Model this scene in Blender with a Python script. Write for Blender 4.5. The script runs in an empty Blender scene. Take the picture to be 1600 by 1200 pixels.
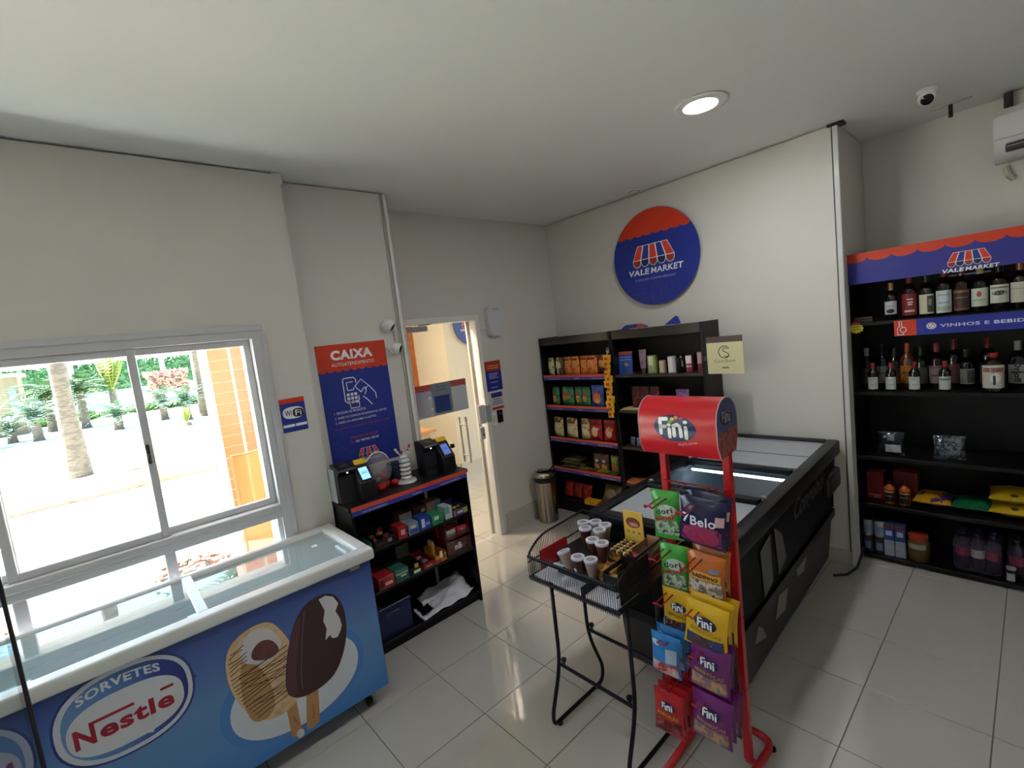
import bpy, bmesh, math, random
from mathutils import Vector, Matrix, Euler
random.seed(7)
S = bpy.context.scene
COL = S.collection
PI = math.pi

# ------------------------------------------------------------------ camera
cam_d = bpy.data.cameras.new('camera')
cam = bpy.data.objects.new('camera', cam_d)
COL.objects.link(cam)
cam_d.sensor_fit = 'HORIZONTAL'
cam_d.sensor_width = 36.0
cam_d.lens = 16.5654
cam_d.clip_start = 0.02
cam_d.clip_end = 300
def cam_axes(yaw, pit, rol):
    f = Vector((math.sin(yaw)*math.cos(pit), math.cos(yaw)*math.cos(pit), -math.sin(pit)))
    r = Vector((math.cos(yaw), -math.sin(yaw), 0))
    d = f.cross(r)
    cs, sn = math.cos(rol), math.sin(rol)
    return cs*r + sn*d, -sn*r + cs*d, f
_r, _d, _f = cam_axes(-0.846627, 0.101464, 0.118374)
cam.matrix_world = Matrix(((_r.x, -_d.x, -_f.x, 0), (_r.y, -_d.y, -_f.y, 0), (_r.z, -_d.z, -_f.z, 1.93), (0, 0, 0, 1)))
S.camera = cam

# ------------------------------------------------------------------ world, sun, exposure
w = bpy.data.worlds.new('sky')
S.world = w
w.use_nodes = True
wn = w.node_tree
wn.nodes.clear()
sky = wn.nodes.new('ShaderNodeTexSky')
sky.sky_type = 'NISHITA'
sky.sun_disc = False
sky.sun_elevation = math.radians(58)
sky.sun_rotation = math.radians(220)
sky.air_density = 1.0
sky.dust_density = 1.2
bg = wn.nodes.new('ShaderNodeBackground')
bg.inputs['Strength'].default_value = 0.10
wo = wn.nodes.new('ShaderNodeOutputWorld')
wn.links.new(sky.outputs[0], bg.inputs[0])
wn.links.new(bg.outputs[0], wo.inputs[0])

sun_d = bpy.data.lights.new('sun', 'SUN')
sun_d.energy = 8.0
sun_d.angle = math.radians(0.6)
sun_d.color = (1.0, 0.985, 0.96)
sun = bpy.data.objects.new('sun', sun_d)
COL.objects.link(sun)
sun.rotation_euler = Vector((0.30, 0.36, -0.88)).to_track_quat('-Z', 'Y').to_euler()
sun.location = (-8, -6, 12)

S.view_settings.view_transform = 'Standard'
S.view_settings.look = 'None'
S.view_settings.gamma = 1.0
S.view_settings.use_curve_mapping = False
S.view_settings.exposure = 3.6
LAMP_CEIL = 17.0       # emission of the round ceiling lamp over the island freezer
LAMP_FILL = 6.0        # emission of two unseen ceiling lamps added to brighten the room
LAMP_ROOM = 18.0       # emission of the lamp in the room behind the glass door
S.cycles.use_denoising = True
S.cycles.max_bounces = 9
S.cycles.diffuse_bounces = 5
S.cycles.glossy_bounces = 4
S.cycles.transmission_bounces = 8
S.cycles.transparent_max_bounces = 16
S.cycles.sample_clamp_indirect = 10.0
S.cycles.caustics_reflective = True
S.cycles.caustics_refractive = False

# ------------------------------------------------------------------ materials
def lin(h):
    h = h.lstrip('#')
    o = []
    for i in (0, 2, 4):
        x = int(h[i:i+2], 16)/255
        o.append(x/12.92 if x <= .04045 else ((x+.055)/1.055)**2.4)
    return (*o, 1.0)
_mats = {}
def nm(key, h, rough=.5, metal=0., spec=.5, bump=0., bscale=60., coat=0., emit=0., alpha=1.):
    k = (h, rough, metal, spec, bump, bscale, coat, emit, alpha)
    if k in _mats: return _mats[k]
    m = bpy.data.materials.new(key); m.use_nodes = True
    b = m.node_tree.nodes['Principled BSDF']
    b.inputs['Base Color'].default_value = lin(h)
    b.inputs['Roughness'].default_value = rough
    b.inputs['Metallic'].default_value = metal
    b.inputs['Specular IOR Level'].default_value = spec
    b.inputs['Coat Weight'].default_value = coat; b.inputs['Coat Roughness'].default_value = .015; b.inputs['Coat IOR'].default_value = 1.55
    b.inputs['Alpha'].default_value = alpha
    if emit:
        b.inputs['Emission Color'].default_value = lin(h)
        b.inputs['Emission Strength'].default_value = emit
    if bump:
        t = m.node_tree
        co = t.nodes.new('ShaderNodeTexCoord'); n = t.nodes.new('ShaderNodeTexNoise'); bp = t.nodes.new('ShaderNodeBump')
        n.inputs['Scale'].default_value = bscale; n.inputs['Detail'].default_value = 4
        bp.inputs['Strength'].default_value = bump; bp.inputs['Distance'].default_value = .01
        t.links.new(co.outputs['Object'], n.inputs['Vector']); t.links.new(n.outputs['Fac'], bp.inputs['Height'])
        t.links.new(bp.outputs[0], b.inputs['Normal'])
    _mats[k] = m
    return m
def c(h, rough=.5, **k): return nm('paint', h, rough, **k)
def mottle(hs, scale=14., rough=.4, metal=0., stretch=(1, 1, 1), sharp=False, bump=0.):
    """several colours mixed by noise: crumpled foil, printed packs, bark, soil"""
    k = (tuple(hs), scale, rough, metal, stretch, sharp, bump)
    if k in _mats: return _mats[k]
    m = bpy.data.materials.new('mottled'); m.use_nodes = True
    t = m.node_tree; b = t.nodes['Principled BSDF']
    co = t.nodes.new('ShaderNodeTexCoord'); mp = t.nodes.new('ShaderNodeMapping'); n = t.nodes.new('ShaderNodeTexNoise'); r = t.nodes.new('ShaderNodeValToRGB')
    mp.inputs['Scale'].default_value = stretch
    n.inputs['Scale'].default_value = scale; n.inputs['Detail'].default_value = 3
    r.color_ramp.interpolation = 'CONSTANT' if sharp else 'LINEAR'
    e = r.color_ramp.elements
    while len(e) < len(hs): e.new(.5)
    for i, h in enumerate(hs):
        e[i].position = .28 + .44*i/max(1, len(hs)-1); e[i].color = lin(h)
    t.links.new(co.outputs['Object'], mp.inputs[0]); t.links.new(mp.outputs[0], n.inputs['Vector']); t.links.new(n.outputs['Fac'], r.inputs[0])
    t.links.new(r.outputs[0], b.inputs['Base Color'])
    b.inputs['Roughness'].default_value = rough; b.inputs['Metallic'].default_value = metal
    if bump:
        bp = t.nodes.new('ShaderNodeBump'); bp.inputs['Strength'].default_value = bump; bp.inputs['Distance'].default_value = .02
        t.links.new(n.outputs['Fac'], bp.inputs['Height']); t.links.new(bp.outputs[0], b.inputs['Normal'])
    _mats[k] = m
    return m
def grad(stops, axis='Z', lo=0., hi=1., rough=.4):
    """colour printed as a gradient along an axis of the object"""
    m = bpy.data.materials.new('printed_gradient'); m.use_nodes = True
    t = m.node_tree; b = t.nodes['Principled BSDF']
    co = t.nodes.new('ShaderNodeTexCoord'); sp = t.nodes.new('ShaderNodeSeparateXYZ'); mr = t.nodes.new('ShaderNodeMapRange'); r = t.nodes.new('ShaderNodeValToRGB')
    mr.inputs[1].default_value = lo; mr.inputs[2].default_value = hi
    e = r.color_ramp.elements
    while len(e) < len(stops): e.new(.5)
    for i, (p, h) in enumerate(stops): e[i].position = p; e[i].color = lin(h)
    t.links.new(co.outputs['Object'], sp.inputs[0]); t.links.new(sp.outputs[axis], mr.inputs[0]); t.links.new(mr.outputs[0], r.inputs[0])
    t.links.new(r.outputs[0], b.inputs['Base Color']); b.inputs['Roughness'].default_value = rough
    return m
def glass(tint='#ffffff', refl=1.0, rough=.0, ior=1.5, key='pane_glass', frost=0.):
    """sheet glass: clear through, mirror-like at grazing angles"""
    k = ('glass', tint, refl, rough, ior, frost)
    if k in _mats: return _mats[k]
    m = bpy.data.materials.new(key); m.use_nodes = True
    t = m.node_tree; t.nodes.clear()
    o = t.nodes.new('ShaderNodeOutputMaterial'); mx = t.nodes.new('ShaderNodeMixShader')
    tr = t.nodes.new('ShaderNodeBsdfTransparent'); gl = t.nodes.new('ShaderNodeBsdfGlossy'); fr = t.nodes.new('ShaderNodeFresnel')
    mu = t.nodes.new('ShaderNodeMath'); mu.operation = 'MULTIPLY'; mu.inputs[1].default_value = refl; mu.use_clamp = True
    tr.inputs[0].default_value = lin(tint); gl.inputs['Roughness'].default_value = rough; fr.inputs[0].default_value = ior
    ge = t.nodes.new('ShaderNodeNewGeometry'); iv = t.nodes.new('ShaderNodeMath'); iv.operation = 'SUBTRACT'; iv.inputs[0].default_value = 1.0
    m2 = t.nodes.new('ShaderNodeMath'); m2.operation = 'MULTIPLY'      # the mirror effect sits on the outer faces of the sheet
    t.links.new(ge.outputs['Backfacing'], iv.inputs[1]); t.links.new(fr.outputs[0], mu.inputs[0]); t.links.new(mu.outputs[0], m2.inputs[0]); t.links.new(iv.outputs[0], m2.inputs[1])
    t.links.new(m2.outputs[0], mx.inputs[0]); t.links.new(tr.outputs[0], mx.inputs[1]); t.links.new(gl.outputs[0], mx.inputs[2])
    if frost:
        df = t.nodes.new('ShaderNodeBsdfDiffuse'); df.inputs[0].default_value = lin('#dfe9ea'); fm = t.nodes.new('ShaderNodeMixShader'); fm.inputs[0].default_value = frost
        t.links.new(tr.outputs[0], fm.inputs[1]); t.links.new(df.outputs[0], fm.inputs[2]); t.links.new(fm.outputs[0], mx.inputs[1])
    t.links.new(mx.outputs[0], o.inputs[0])
    _mats[k] = m
    return m
def film(h, a=.6, rough=.3):
    """tinted see-through sheet: sticker film, plastic, netting"""
    k = ('film', h, a, rough)
    if k in _mats: return _mats[k]
    m = bpy.data.materials.new('plastic_film'); m.use_nodes = True
    t = m.node_tree; t.nodes.clear()
    o = t.nodes.new('ShaderNodeOutputMaterial'); mx = t.nodes.new('ShaderNodeMixShader'); tr = t.nodes.new('ShaderNodeBsdfTransparent')
    b = t.nodes.new('ShaderNodeBsdfPrincipled'); b.inputs['Base Color'].default_value = lin(h); b.inputs['Roughness'].default_value = rough
    mx.inputs[0].default_value = a
    t.links.new(tr.outputs[0], mx.inputs[1]); t.links.new(b.outputs[0], mx.inputs[2]); t.links.new(mx.outputs[0], o.inputs[0])
    _mats[k] = m
    return m

# ------------------------------------------------------------------ mesh building
class Fr:
    """flat frame: u to the right, v up, n out of the face"""
    def __init__(s, o, u, v):
        s.o = Vector(o); s.u = Vector(u).normalized(); s.v = Vector(v).normalized(); s.n = s.u.cross(s.v)
    def p(s, u, v, n=0.): return s.o + s.u*u + s.v*v + s.n*n
class CylFr:
    """wrapped round a vertical cylinder; u is arc length from the front (-y), v height"""
    def __init__(s, r, z=0, turn=0.): s.r = r; s.z = z; s.t = turn
    def p(s, u, v, n=0.):
        a = u/s.r + s.t - PI/2
        return Vector(((s.r+n)*math.cos(a), (s.r+n)*math.sin(a), s.z+v))
class BagFr:
    """the front of a filled pillow bag standing in its own xz plane, front at -y"""
    def __init__(s, w, h, d, seed=1, pinch=.10):
        s.w, s.h, s.d, s.pinch = w, h, d, pinch
        rr = random.Random(seed); s.k = [(rr.uniform(8, 22), rr.uniform(8, 22), rr.uniform(0, 6), rr.uniform(.02, .05)) for _ in range(3)]
    def surf(s, a, b, side=-1):
        e = max(0., 1-abs(2*a-1)**2.6)**.6 * max(0., 1-abs(2*b-1)**3.2)**.7
        wr = sum(A*math.sin(p*a+q*b+f) for p, q, f, A in s.k)
        x = (a-.5)*s.w*(1-.07*math.sin(PI*b))
        return Vector((x, side*s.d/2*e*(1+wr*1.6)-.0006*side*(-1), b*s.h))
    def p(s, u, v, n=0.):
        q = s.surf(min(1, max(0, u/s.w+.5)), min(1, max(0, v/s.h)))
        return q + Vector((0, -n, 0))
class MB:
    def __init__(s): s.v = []; s.f = []; s.m = []
    def add(s, vs, fs, m=0):
        o = len(s.v); s.v += [tuple(x) for x in vs]; s.f += [tuple(i+o for i in f) for f in fs]; s.m += [m]*len(fs); return s
    def box(s, x0, x1, y0, y1, z0, z1, m=0):
        return s.add([(x, y, z) for z in (z0, z1) for y in (y0, y1) for x in (x0, x1)],
                     [(0, 2, 3, 1), (4, 5, 7, 6), (0, 1, 5, 4), (2, 6, 7, 3), (0, 4, 6, 2), (1, 3, 7, 5)], m)
    def rbox(s, x0, x1, y0, y1, z0, z1, r=.004, seg=1, m=0):
        bm = bmesh.new(); bmesh.ops.create_cube(bm, size=1)
        for q in bm.verts: q.co = Vector(((x0+x1)/2+q.co.x*(x1-x0), (y0+y1)/2+q.co.y*(y1-y0), (z0+z1)/2+q.co.z*(z1-z0)))
        bmesh.ops.bevel(bm, geom=bm.edges[:], offset=r, segments=seg, affect='EDGES', profile=.5)
        bm.verts.ensure_lookup_table(); bm.verts.index_update()
        s.add([q.co[:] for q in bm.verts], [[q.index for q in f.verts] for f in bm.faces], m); bm.free(); return s
    def cyl(s, p0, p1, r0, r1=None, n=12, m=0, caps=True):
        p0 = Vector(p0); p1 = Vector(p1); r1 = r0 if r1 is None else r1
        a = (p1-p0).normalized(); b = a.orthogonal().normalized(); d = a.cross(b)
        vs = [p + (b*math.cos(2*PI*i/n)+d*math.sin(2*PI*i/n))*r for p, r in ((p0, r0), (p1, r1)) for i in range(n)]
        fs = [(i, (i+1) % n, n+(i+1) % n, n+i) for i in range(n)]
        if caps: fs += [tuple(range(n-1, -1, -1)), tuple(range(n, 2*n))]
        return s.add(vs, fs, m)
    def tube(s, pts, r, n=8, closed=False, m=0):
        P = [Vector(p) for p in pts]; N = len(P); vs = []; up = None
        for i, p in enumerate(P):
            t = (P[(i+1) % N]-P[i-1]) if closed else (P[min(i+1, N-1)]-P[max(i-1, 0)])
            t.normalize()
            up = t.orthogonal().normalized() if up is None else (up - t*up.dot(t)).normalized()
            q = t.cross(up)
            vs += [p + (up*math.cos(2*PI*k/n)+q*math.sin(2*PI*k/n))*r for k in range(n)]
        fs = []
        for i in range(N if closed else N-1):
            j = (i+1) % N
            fs += [(i*n+k, i*n+(k+1) % n, j*n+(k+1) % n, j*n+k) for k in range(n)]
        if not closed: fs += [tuple(range(n-1, -1, -1)), tuple((N-1)*n+k for k in range(n))]
        return s.add(vs, fs, m)
    def lathe(s, prof, n=20, c=(0, 0, 0), m=0, sx=1., sy=1.):
        vs = []; fs = []
        for r, z in prof:
            vs += [(c[0]+sx*r*math.cos(2*PI*i/n), c[1]+sy*r*math.sin(2*PI*i/n), c[2]+z) for i in range(n)]
        for k in range(len(prof)-1):
            fs += [(k*n+i, k*n+(i+1) % n, (k+1)*n+(i+1) % n, (k+1)*n+i) for i in range(n)]
        if prof[0][0] > 1e-4: fs.append(tuple(range(n-1, -1, -1)))
        if prof[-1][0] > 1e-4: fs.append(tuple((len(prof)-1)*n+i for i in range(n)))
        return s.add(vs, fs, m)
    def poly(s, fr, pts, n0=0., n1=.001, m=0):
        k = len(pts)
        a = sum(pts[i][0]*pts[(i+1) % k][1]-pts[(i+1) % k][0]*pts[i][1] for i in range(k))
        if a < 0: pts = pts[::-1]
        vs = [fr.p(u, v, n0) for u, v in pts]+[fr.p(u, v, n1) for u, v in pts]
        return s.add(vs, [tuple(range(k-1, -1, -1)), tuple(range(k, 2*k))]+[(i, (i+1) % k, k+(i+1) % k, k+i) for i in range(k)], m)
    def patch(s, fr, u0, u1, v0, v1, nu=1, nv=1, n=.001, m=0):
        vs = [fr.p(u0+(u1-u0)*i/nu, v0+(v1-v0)*j/nv, n) for j in range(nv+1) for i in range(nu+1)]
        return s.add(vs, [(j*(nu+1)+i, j*(nu+1)+i+1, (j+1)*(nu+1)+i+1, (j+1)*(nu+1)+i) for j in range(nv) for i in range(nu)], m)
    def disc(s, fr, cu, cv, ru, rv, n=.001, seg=24, rings=3, rot=0., m=0, pw=2.):
        vs = [fr.p(cu, cv, n)]; fs = []
        for k in range(1, rings+1):
            for i in range(seg):
                a = 2*PI*i/seg; x = math.copysign(abs(math.cos(a))**(2/pw), math.cos(a))*ru*k/rings; y = math.copysign(abs(math.sin(a))**(2/pw), math.sin(a))*rv*k/rings
                vs.append(fr.p(cu+x*math.cos(rot)-y*math.sin(rot), cv+x*math.sin(rot)+y*math.cos(rot), n))
        fs += [(0, 1+i, 1+(i+1) % seg) for i in range(seg)]
        for k in range(rings-1):
            fs += [(1+k*seg+i, 1+(k+1)*seg+i, 1+(k+1)*seg+(i+1) % seg, 1+k*seg+(i+1) % seg) for i in range(seg)]
        return s.add(vs, fs, m)
    def ring(s, fr, cu, cv, ru, rv, wd, n=.001, seg=40, rot=0., m=0, a0=0., a1=2*PI):
        vs = []; full = abs(a1-a0-2*PI) < 1e-6
        for i in range(seg + (0 if full else 1)):
            a = a0+(a1-a0)*i/seg
            for q in (0, wd):
                x = math.cos(a)*(ru-q); y = math.sin(a)*(rv-q)
                vs.append(fr.p(cu+x*math.cos(rot)-y*math.sin(rot), cv+x*math.sin(rot)+y*math.cos(rot), n))
        k = len(vs)//2
        return s.add(vs, [(2*i, 2*((i+1) % k), 2*((i+1) % k)+1, 2*i+1) for i in range(k if full else k-1)], m)
    def stroke(s, fr, pts, wd, n=.001, m=0, closed=False):
        P = [Vector((a, b, 0)) for a, b in pts]; N = len(P); vs = []
        for i, p in enumerate(P):
            t = (P[(i+1) % N]-P[i-1]) if closed else (P[min(i+1, N-1)]-P[max(i-1, 0)])
            t.normalize(); q = Vector((-t.y, t.x, 0))*wd/2
            vs += [fr.p((p-q).x, (p-q).y, n), fr.p((p+q).x, (p+q).y, n)]
        return s.add(vs, [(2*i, 2*((i+1) % N), 2*((i+1) % N)+1, 2*i+1) for i in range(N if closed else N-1)], m)
    def bag(s, fr, nu=9, nv=11, m=0, ms=None):
        vs = []; fs = []; mi = []
        for side in (-1, 1):
            o = len(vs)
            vs += [fr.surf(i/nu, j/nv, side) for j in range(nv+1) for i in range(nu+1)]
            for j in range(nv):
                for i in range(nu):
                    q = (o+j*(nu+1)+i, o+j*(nu+1)+i+1, o+(j+1)*(nu+1)+i+1, o+(j+1)*(nu+1)+i)
                    fs.append(q if side < 0 else q[::-1]); mi.append(ms if ms is not None and j in (0, nv-1) else m)
        o = len(s.v); s.v += [tuple(x) for x in vs]; s.f += [tuple(i+o for i in f) for f in fs]; s.m += mi
        return s
    def xf(s, mat):
        s.v = [tuple(mat @ Vector(q)) for q in s.v]; return s
    def mesh(s, name, mats, smooth=False):
        me = bpy.data.meshes.new(name); me.from_pydata(s.v, [], s.f)
        for q in (mats if isinstance(mats, (list, tuple)) else [mats]): me.materials.append(q)
        if len(me.materials) > 1: me.polygons.foreach_set('material_index', s.m)
        if smooth:
            me.polygons.foreach_set('use_smooth', [True]*len(me.polygons))
            if smooth != 'all':
                bm = bmesh.new(); bm.from_mesh(me)
                for e in bm.edges:
                    if len(e.link_faces) == 2 and e.calc_face_angle(0) > .7: e.smooth = False
                bm.to_mesh(me); bm.free()
        me.update(); return me
    def build(s, name, mats, parent=None, smooth=False, loc=None, rz=None):
        o = bpy.data.objects.new(name, s.mesh(name, mats, smooth)); COL.objects.link(o)
        if parent: o.parent = parent
        if loc: o.location = loc
        if rz: o.rotation_euler = (0, 0, rz)
        return o
def tag(o, label, cat, group=None):
    o['label'] = label; o['category'] = cat
    if group: o['group'] = group
    return o
def thing(name, label, cat, loc=(0, 0, 0), rz=0., group=None, rot=None):
    o = bpy.data.objects.new(name, None); COL.objects.link(o); o.empty_display_size = .05
    o.location = loc; o.rotation_euler = rot or (0, 0, rz)
    return tag(o, label, cat, group)
def struct(o): o['kind'] = 'structure'; return o
def stuff(o): o['kind'] = 'stuff'; return o
def dup(o, parent=None):
    r = o.copy(); COL.objects.link(r)
    if parent: r.parent = parent
    for ch in list(o.children): dup(ch, r)
    return r
def copy_at(o, loc, rot=None, label=None):
    r = dup(o); r.location = loc
    if rot is not None: r.rotation_euler = rot if isinstance(rot, tuple) else (0, 0, rot)
    if label: r['label'] = label
    return r
_txt = {}
def rounded(pts, k=2):
    """softens the corners of a closed outline"""
    for _ in range(k):
        o = []
        for i in range(len(pts)):
            a, b = pts[i], pts[(i+1) % len(pts)]
            o += [(a[0]*.75+b[0]*.25, a[1]*.75+b[1]*.25), (a[0]*.25+b[0]*.75, a[1]*.25+b[1]*.75)]
        pts = o
    return pts
def txt2d(s, bold=0., shear=0.):
    k = (s, bold, shear)
    if k not in _txt:
        cu = bpy.data.curves.new('lettering', 'FONT'); cu.body = s; cu.size = 1; cu.shear = shear; cu.offset = bold; cu.resolution_u = 3; cu.space_character = 1 + bold*2.6
        cu.align_x = 'LEFT'
        ob = bpy.data.objects.new('lettering', cu); COL.objects.link(ob)
        dg = bpy.context.evaluated_depsgraph_get()
        me = bpy.data.meshes.new_from_object(ob.evaluated_get(dg))
        vs = [q.co[:2] for q in me.vertices]; fs = [tuple(p.vertices) for p in me.polygons]
        bpy.data.objects.remove(ob); bpy.data.curves.remove(cu); bpy.data.meshes.remove(me)
        x0 = min(a for a, b in vs); x1 = max(a for a, b in vs); y0 = min(b for a, b in vs); y1 = max(b for a, b in vs)
        _txt[k] = ([((a-x0)/(x1-x0), (b-y0)/(y1-y0)) for a, b in vs], fs)
    return _txt[k]
def text(parent, fr, s, cu, cv, w, h, mat, n=.0015, bold=.02, shear=0., rot=0., name='lettering', arc=0.):
    """letters filling a w x h box centred at (cu, cv) of a frame"""
    vs, fs = txt2d(s, bold, shear); out = []
    for a, b in vs:
        x = (a-.5)*w; y = (b-.5)*h + arc*(1-(2*a-1)**2)
        out.append(fr.p(cu+x*math.cos(rot)-y*math.sin(rot), cv+x*math.sin(rot)+y*math.cos(rot), n))
    m = MB(); m.add(out, fs); return m.build(name, mat, parent)
def scallop(u0, u1, vt, vb, k, dep, seg=6):
    """awning edge: straight top, k round lobes hanging from vb by dep"""
    pts = [(u1, vt), (u0, vt)]; wd = (u1-u0)/k
    for i in range(k):
        for j in range(seg+1):
            if i and j == 0: continue
            a = PI*j/seg
            pts.append((u0+wd*(i+.5)-wd/2*math.cos(a), vb-dep*math.sin(a)))
    return pts
def rrect(u0, u1, v0, v1, r, seg=5):
    pts = []
    for cx, cy, a in ((u1-r, v1-r, 0), (u0+r, v1-r, PI/2), (u0+r, v0+r, PI), (u1-r, v0+r, 1.5*PI)):
        pts += [(cx+r*math.cos(a+PI/2*i/seg), cy+r*math.sin(a+PI/2*i/seg)) for i in range(seg+1)]
    return pts
def awning_logo(parent, fr, cu, cv, w, n=.002, sub=True, small=False):
    """striped shop awning with the shop's name under it, centred on (cu, cv)"""
    W = c('#e9e9f0'); R = c('#d63a1c'); B = c('#20328f'); R2 = c('#9c2a1a'); B2 = c('#141d4d')
    h = w*.30
    o = MB(); B_ = []
    for i in range(5):
        t0, t1 = -w*.36+w*.72*i/5, -w*.36+w*.72*(i+1)/5
        b0, b1 = -w*.5+w*i/5, -w*.5+w*(i+1)/5
        g = w*.012; e = w*.0004
        quad = [(cu+b0+e, cv), (cu+b1-e, cv), (cu+t1-e, cv+h), (cu+t0+e, cv+h)]
        inner = [(cu+b0+g, cv+g*.6), (cu+b1-g, cv+g*.6), (cu+t1-g, cv+h-g), (cu+t0+g, cv+h-g)]
        lob = [(cu+b1, cv), (cu+b0, cv)]+[(cu+(b0+b1)/2-(b1-b0)/2*math.cos(PI*j/8), cv-h*.18-h*.36*math.sin(PI*j/8)) for j in range(9)]
        inl = [(cu+b1-g, cv-g*.6), (cu+b0+g, cv-g*.6)]+[(cu+(b0+b1)/2-((b1-b0)/2-g)*math.cos(PI*j/8), cv-h*.18-(h*.36-g)*math.sin(PI*j/8)) for j in range(9)]
        ou = MB().poly(fr, quad, 0, n).poly(fr, lob, 0, n).build('awning_outline', W, parent)
        MB().poly(fr, inner, n, n+.0006).build('awning_stripe', R if i % 2 == 0 else B, parent)
        MB().poly(fr, inl, n, n+.0006).build('awning_flap', R2 if i % 2 == 0 else B2, parent)
    text(parent, fr, 'VALE', cu-w*.37, cv-h*.88, w*.52, h*.42, W, n, .035, .12)
    text(parent, fr, 'MARKET', cu+w*.30, cv-h*.88, w*.76, h*.42, W, n, .022, .12)
    if sub: text(parent, fr, 'TUDO EM CONVENIÊNCIAS', cu, cv-h*1.42, w*.98, h*.20, c('#a9b4dd'), n, .0)
# ------------------------------------------------------------------ room shell
WALL = nm('wall_paint', '#d2cec8', .62, bump=.04, bscale=90)
CEILM = nm('ceiling_paint', '#e3e4e2', .75)
WHITE = c('#e3e2de', .4)
ALU = nm('white_aluminium', '#c3c2c6', .38)
ALU2 = nm('white_aluminium_shadowed_joint', '#a9a7ac', .45)
BLACK = c('#0f0d10', .35)
BLACKM = nm('black_laminate', '#0c0a0c', .42, spec=.3)
CHROME = nm('steel', '#c9c4bb', .22, 1.)
DARKMETAL = nm('black_steel', '#15131a', .4, .4)
TILE = nm('porcelain_tile', '#c2bfb9', .12, spec=.55, coat=1.)
GROUT = c('#6d685f', .8)
XC, YS, YR, ZC = -3.54, 3.87, 4.58, 3.062

floor = struct(MB().box(-7.6, 1.7, -2.7, 6.2, -.08, -.004).build('floor', GROUT))
tm = MB().rbox(-.2227, .2227, -.2230, .2230, -.006, 0, .0012).mesh('tile', TILE)
for i in range(-17, 5):
    for j in range(-9, 11):
        x = -.134+.4493*i+.22465; y = 1.25+.4498*j+.2249
        inside = -3.75 < x < 1.6 and -2.5 < y < 4.75
        back = -7.3 < x <= -3.75 and 1.9 < y < 5.6
        if not (inside or back) or (x < -3.3 and y < .8): continue
        if inside and (x > .75 or y < -1.3): continue
        o = bpy.data.objects.new('tile', tm); COL.objects.link(o); o.parent = floor; o.location = (x, y, 0)
stuff(MB().box(.76, 1.7, -2.7, 4.75, -.006, -.0005).box(-3.3, .76, -2.7, -1.45, -.006, -.0005).build('tile_field', TILE, floor))

# left wall: window bay, pier with the poster, door bay
W0, W1, WZ0, WZ1 = -2.55, .775, .60, 2.145
def wall(name, boxes, m=WALL):
    b = MB()
    for q in boxes: b.box(*q)
    return struct(b.build(name, m))
wall('wall_left', [(-3.30, -3.04, -2.7, W0, -.08, 3.05), (-3.30, -3.04, W1, 1.03, -.08, 3.05), (-3.30, -3.04, W0, W1, -.08, WZ0), (-3.30, -3.04, W0, W1, WZ1, 3.05),
                   (-3.42, -3.30, -2.7, 1.03, 2.9, 3.2)])  # outer cover box, added so no daylight leaks through the top gap
wall('wall_pier', [(-3.72, -3.17, 1.03, 1.785, -.08, 3.052)])
DY0, DY1, DZ = 2.0, 2.80, 2.165
wall('wall_door', [(-3.72, XC, 1.785, DY0, -.08, 3.07), (-3.72, XC, DY1, 4.0, -.08, 3.07), (-3.72, XC, DY0, DY1, DZ, 3.07)])
wall('wall_back', [(-3.72, -.885, YS, YR+.2, -.08, 3.055), (-.885, 1.7, YR, YR+.2, -.08, 3.07)])
wall('wall_column', [(-.105, 1.7, YR-.07, YR, 0, 3.062)])
wall('wall_right', [(1.6, 1.8, -2.7, 4.8, -.08, 3.07)])
wall('wall_front', [(-3.3, 1.8, -2.9, -2.6, -.08, 3.07)])
struct(MB().box(-3.30, 1.8, -2.9, 4.8, 3.062, 3.2).box(-3.8, -3.30, 1.03, 4.8, 3.062, 3.2).build('ceiling', CEILM))
struct(MB().box(-3.54, -3.526, 2.845, 3.87, 0, .19).build('baseboard_left', nm('baseboard_tile', '#c4beb3', .2)))
struct(MB().box(-3.54, -.885, 3.858, 3.87, 0, .10).build('baseboard_back', nm('baseboard_tile', '#c4beb3', .2)))
# bright corner profile at the end of the sign wall
struct(MB().box(-.912, -.906, 3.862, 3.8702, 0, 3.05).build('trim_1', c('#4c4a48', .6)))
struct(MB().rbox(-.904, -.872, 3.855, 3.90, 0, 3.045, .004).build('trim_2', nm('metal_profile', '#c9c9c6', .35)))
struct(MB().box(-.93, -.84, 3.85, 3.93, 3.046, 3.0615).build('trim_3', c('#2a2422', .7)))
struct(MB().box(-3.17, -3.045, .985, 1.045, 3.0, 3.0615).build('trim_4', WHITE))
struct(MB().rbox(-3.171, -3.155, 1.742, 1.752, .9, 3.05, .002).build('trim_5', c('#b9b3a6', .5)))

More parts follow.
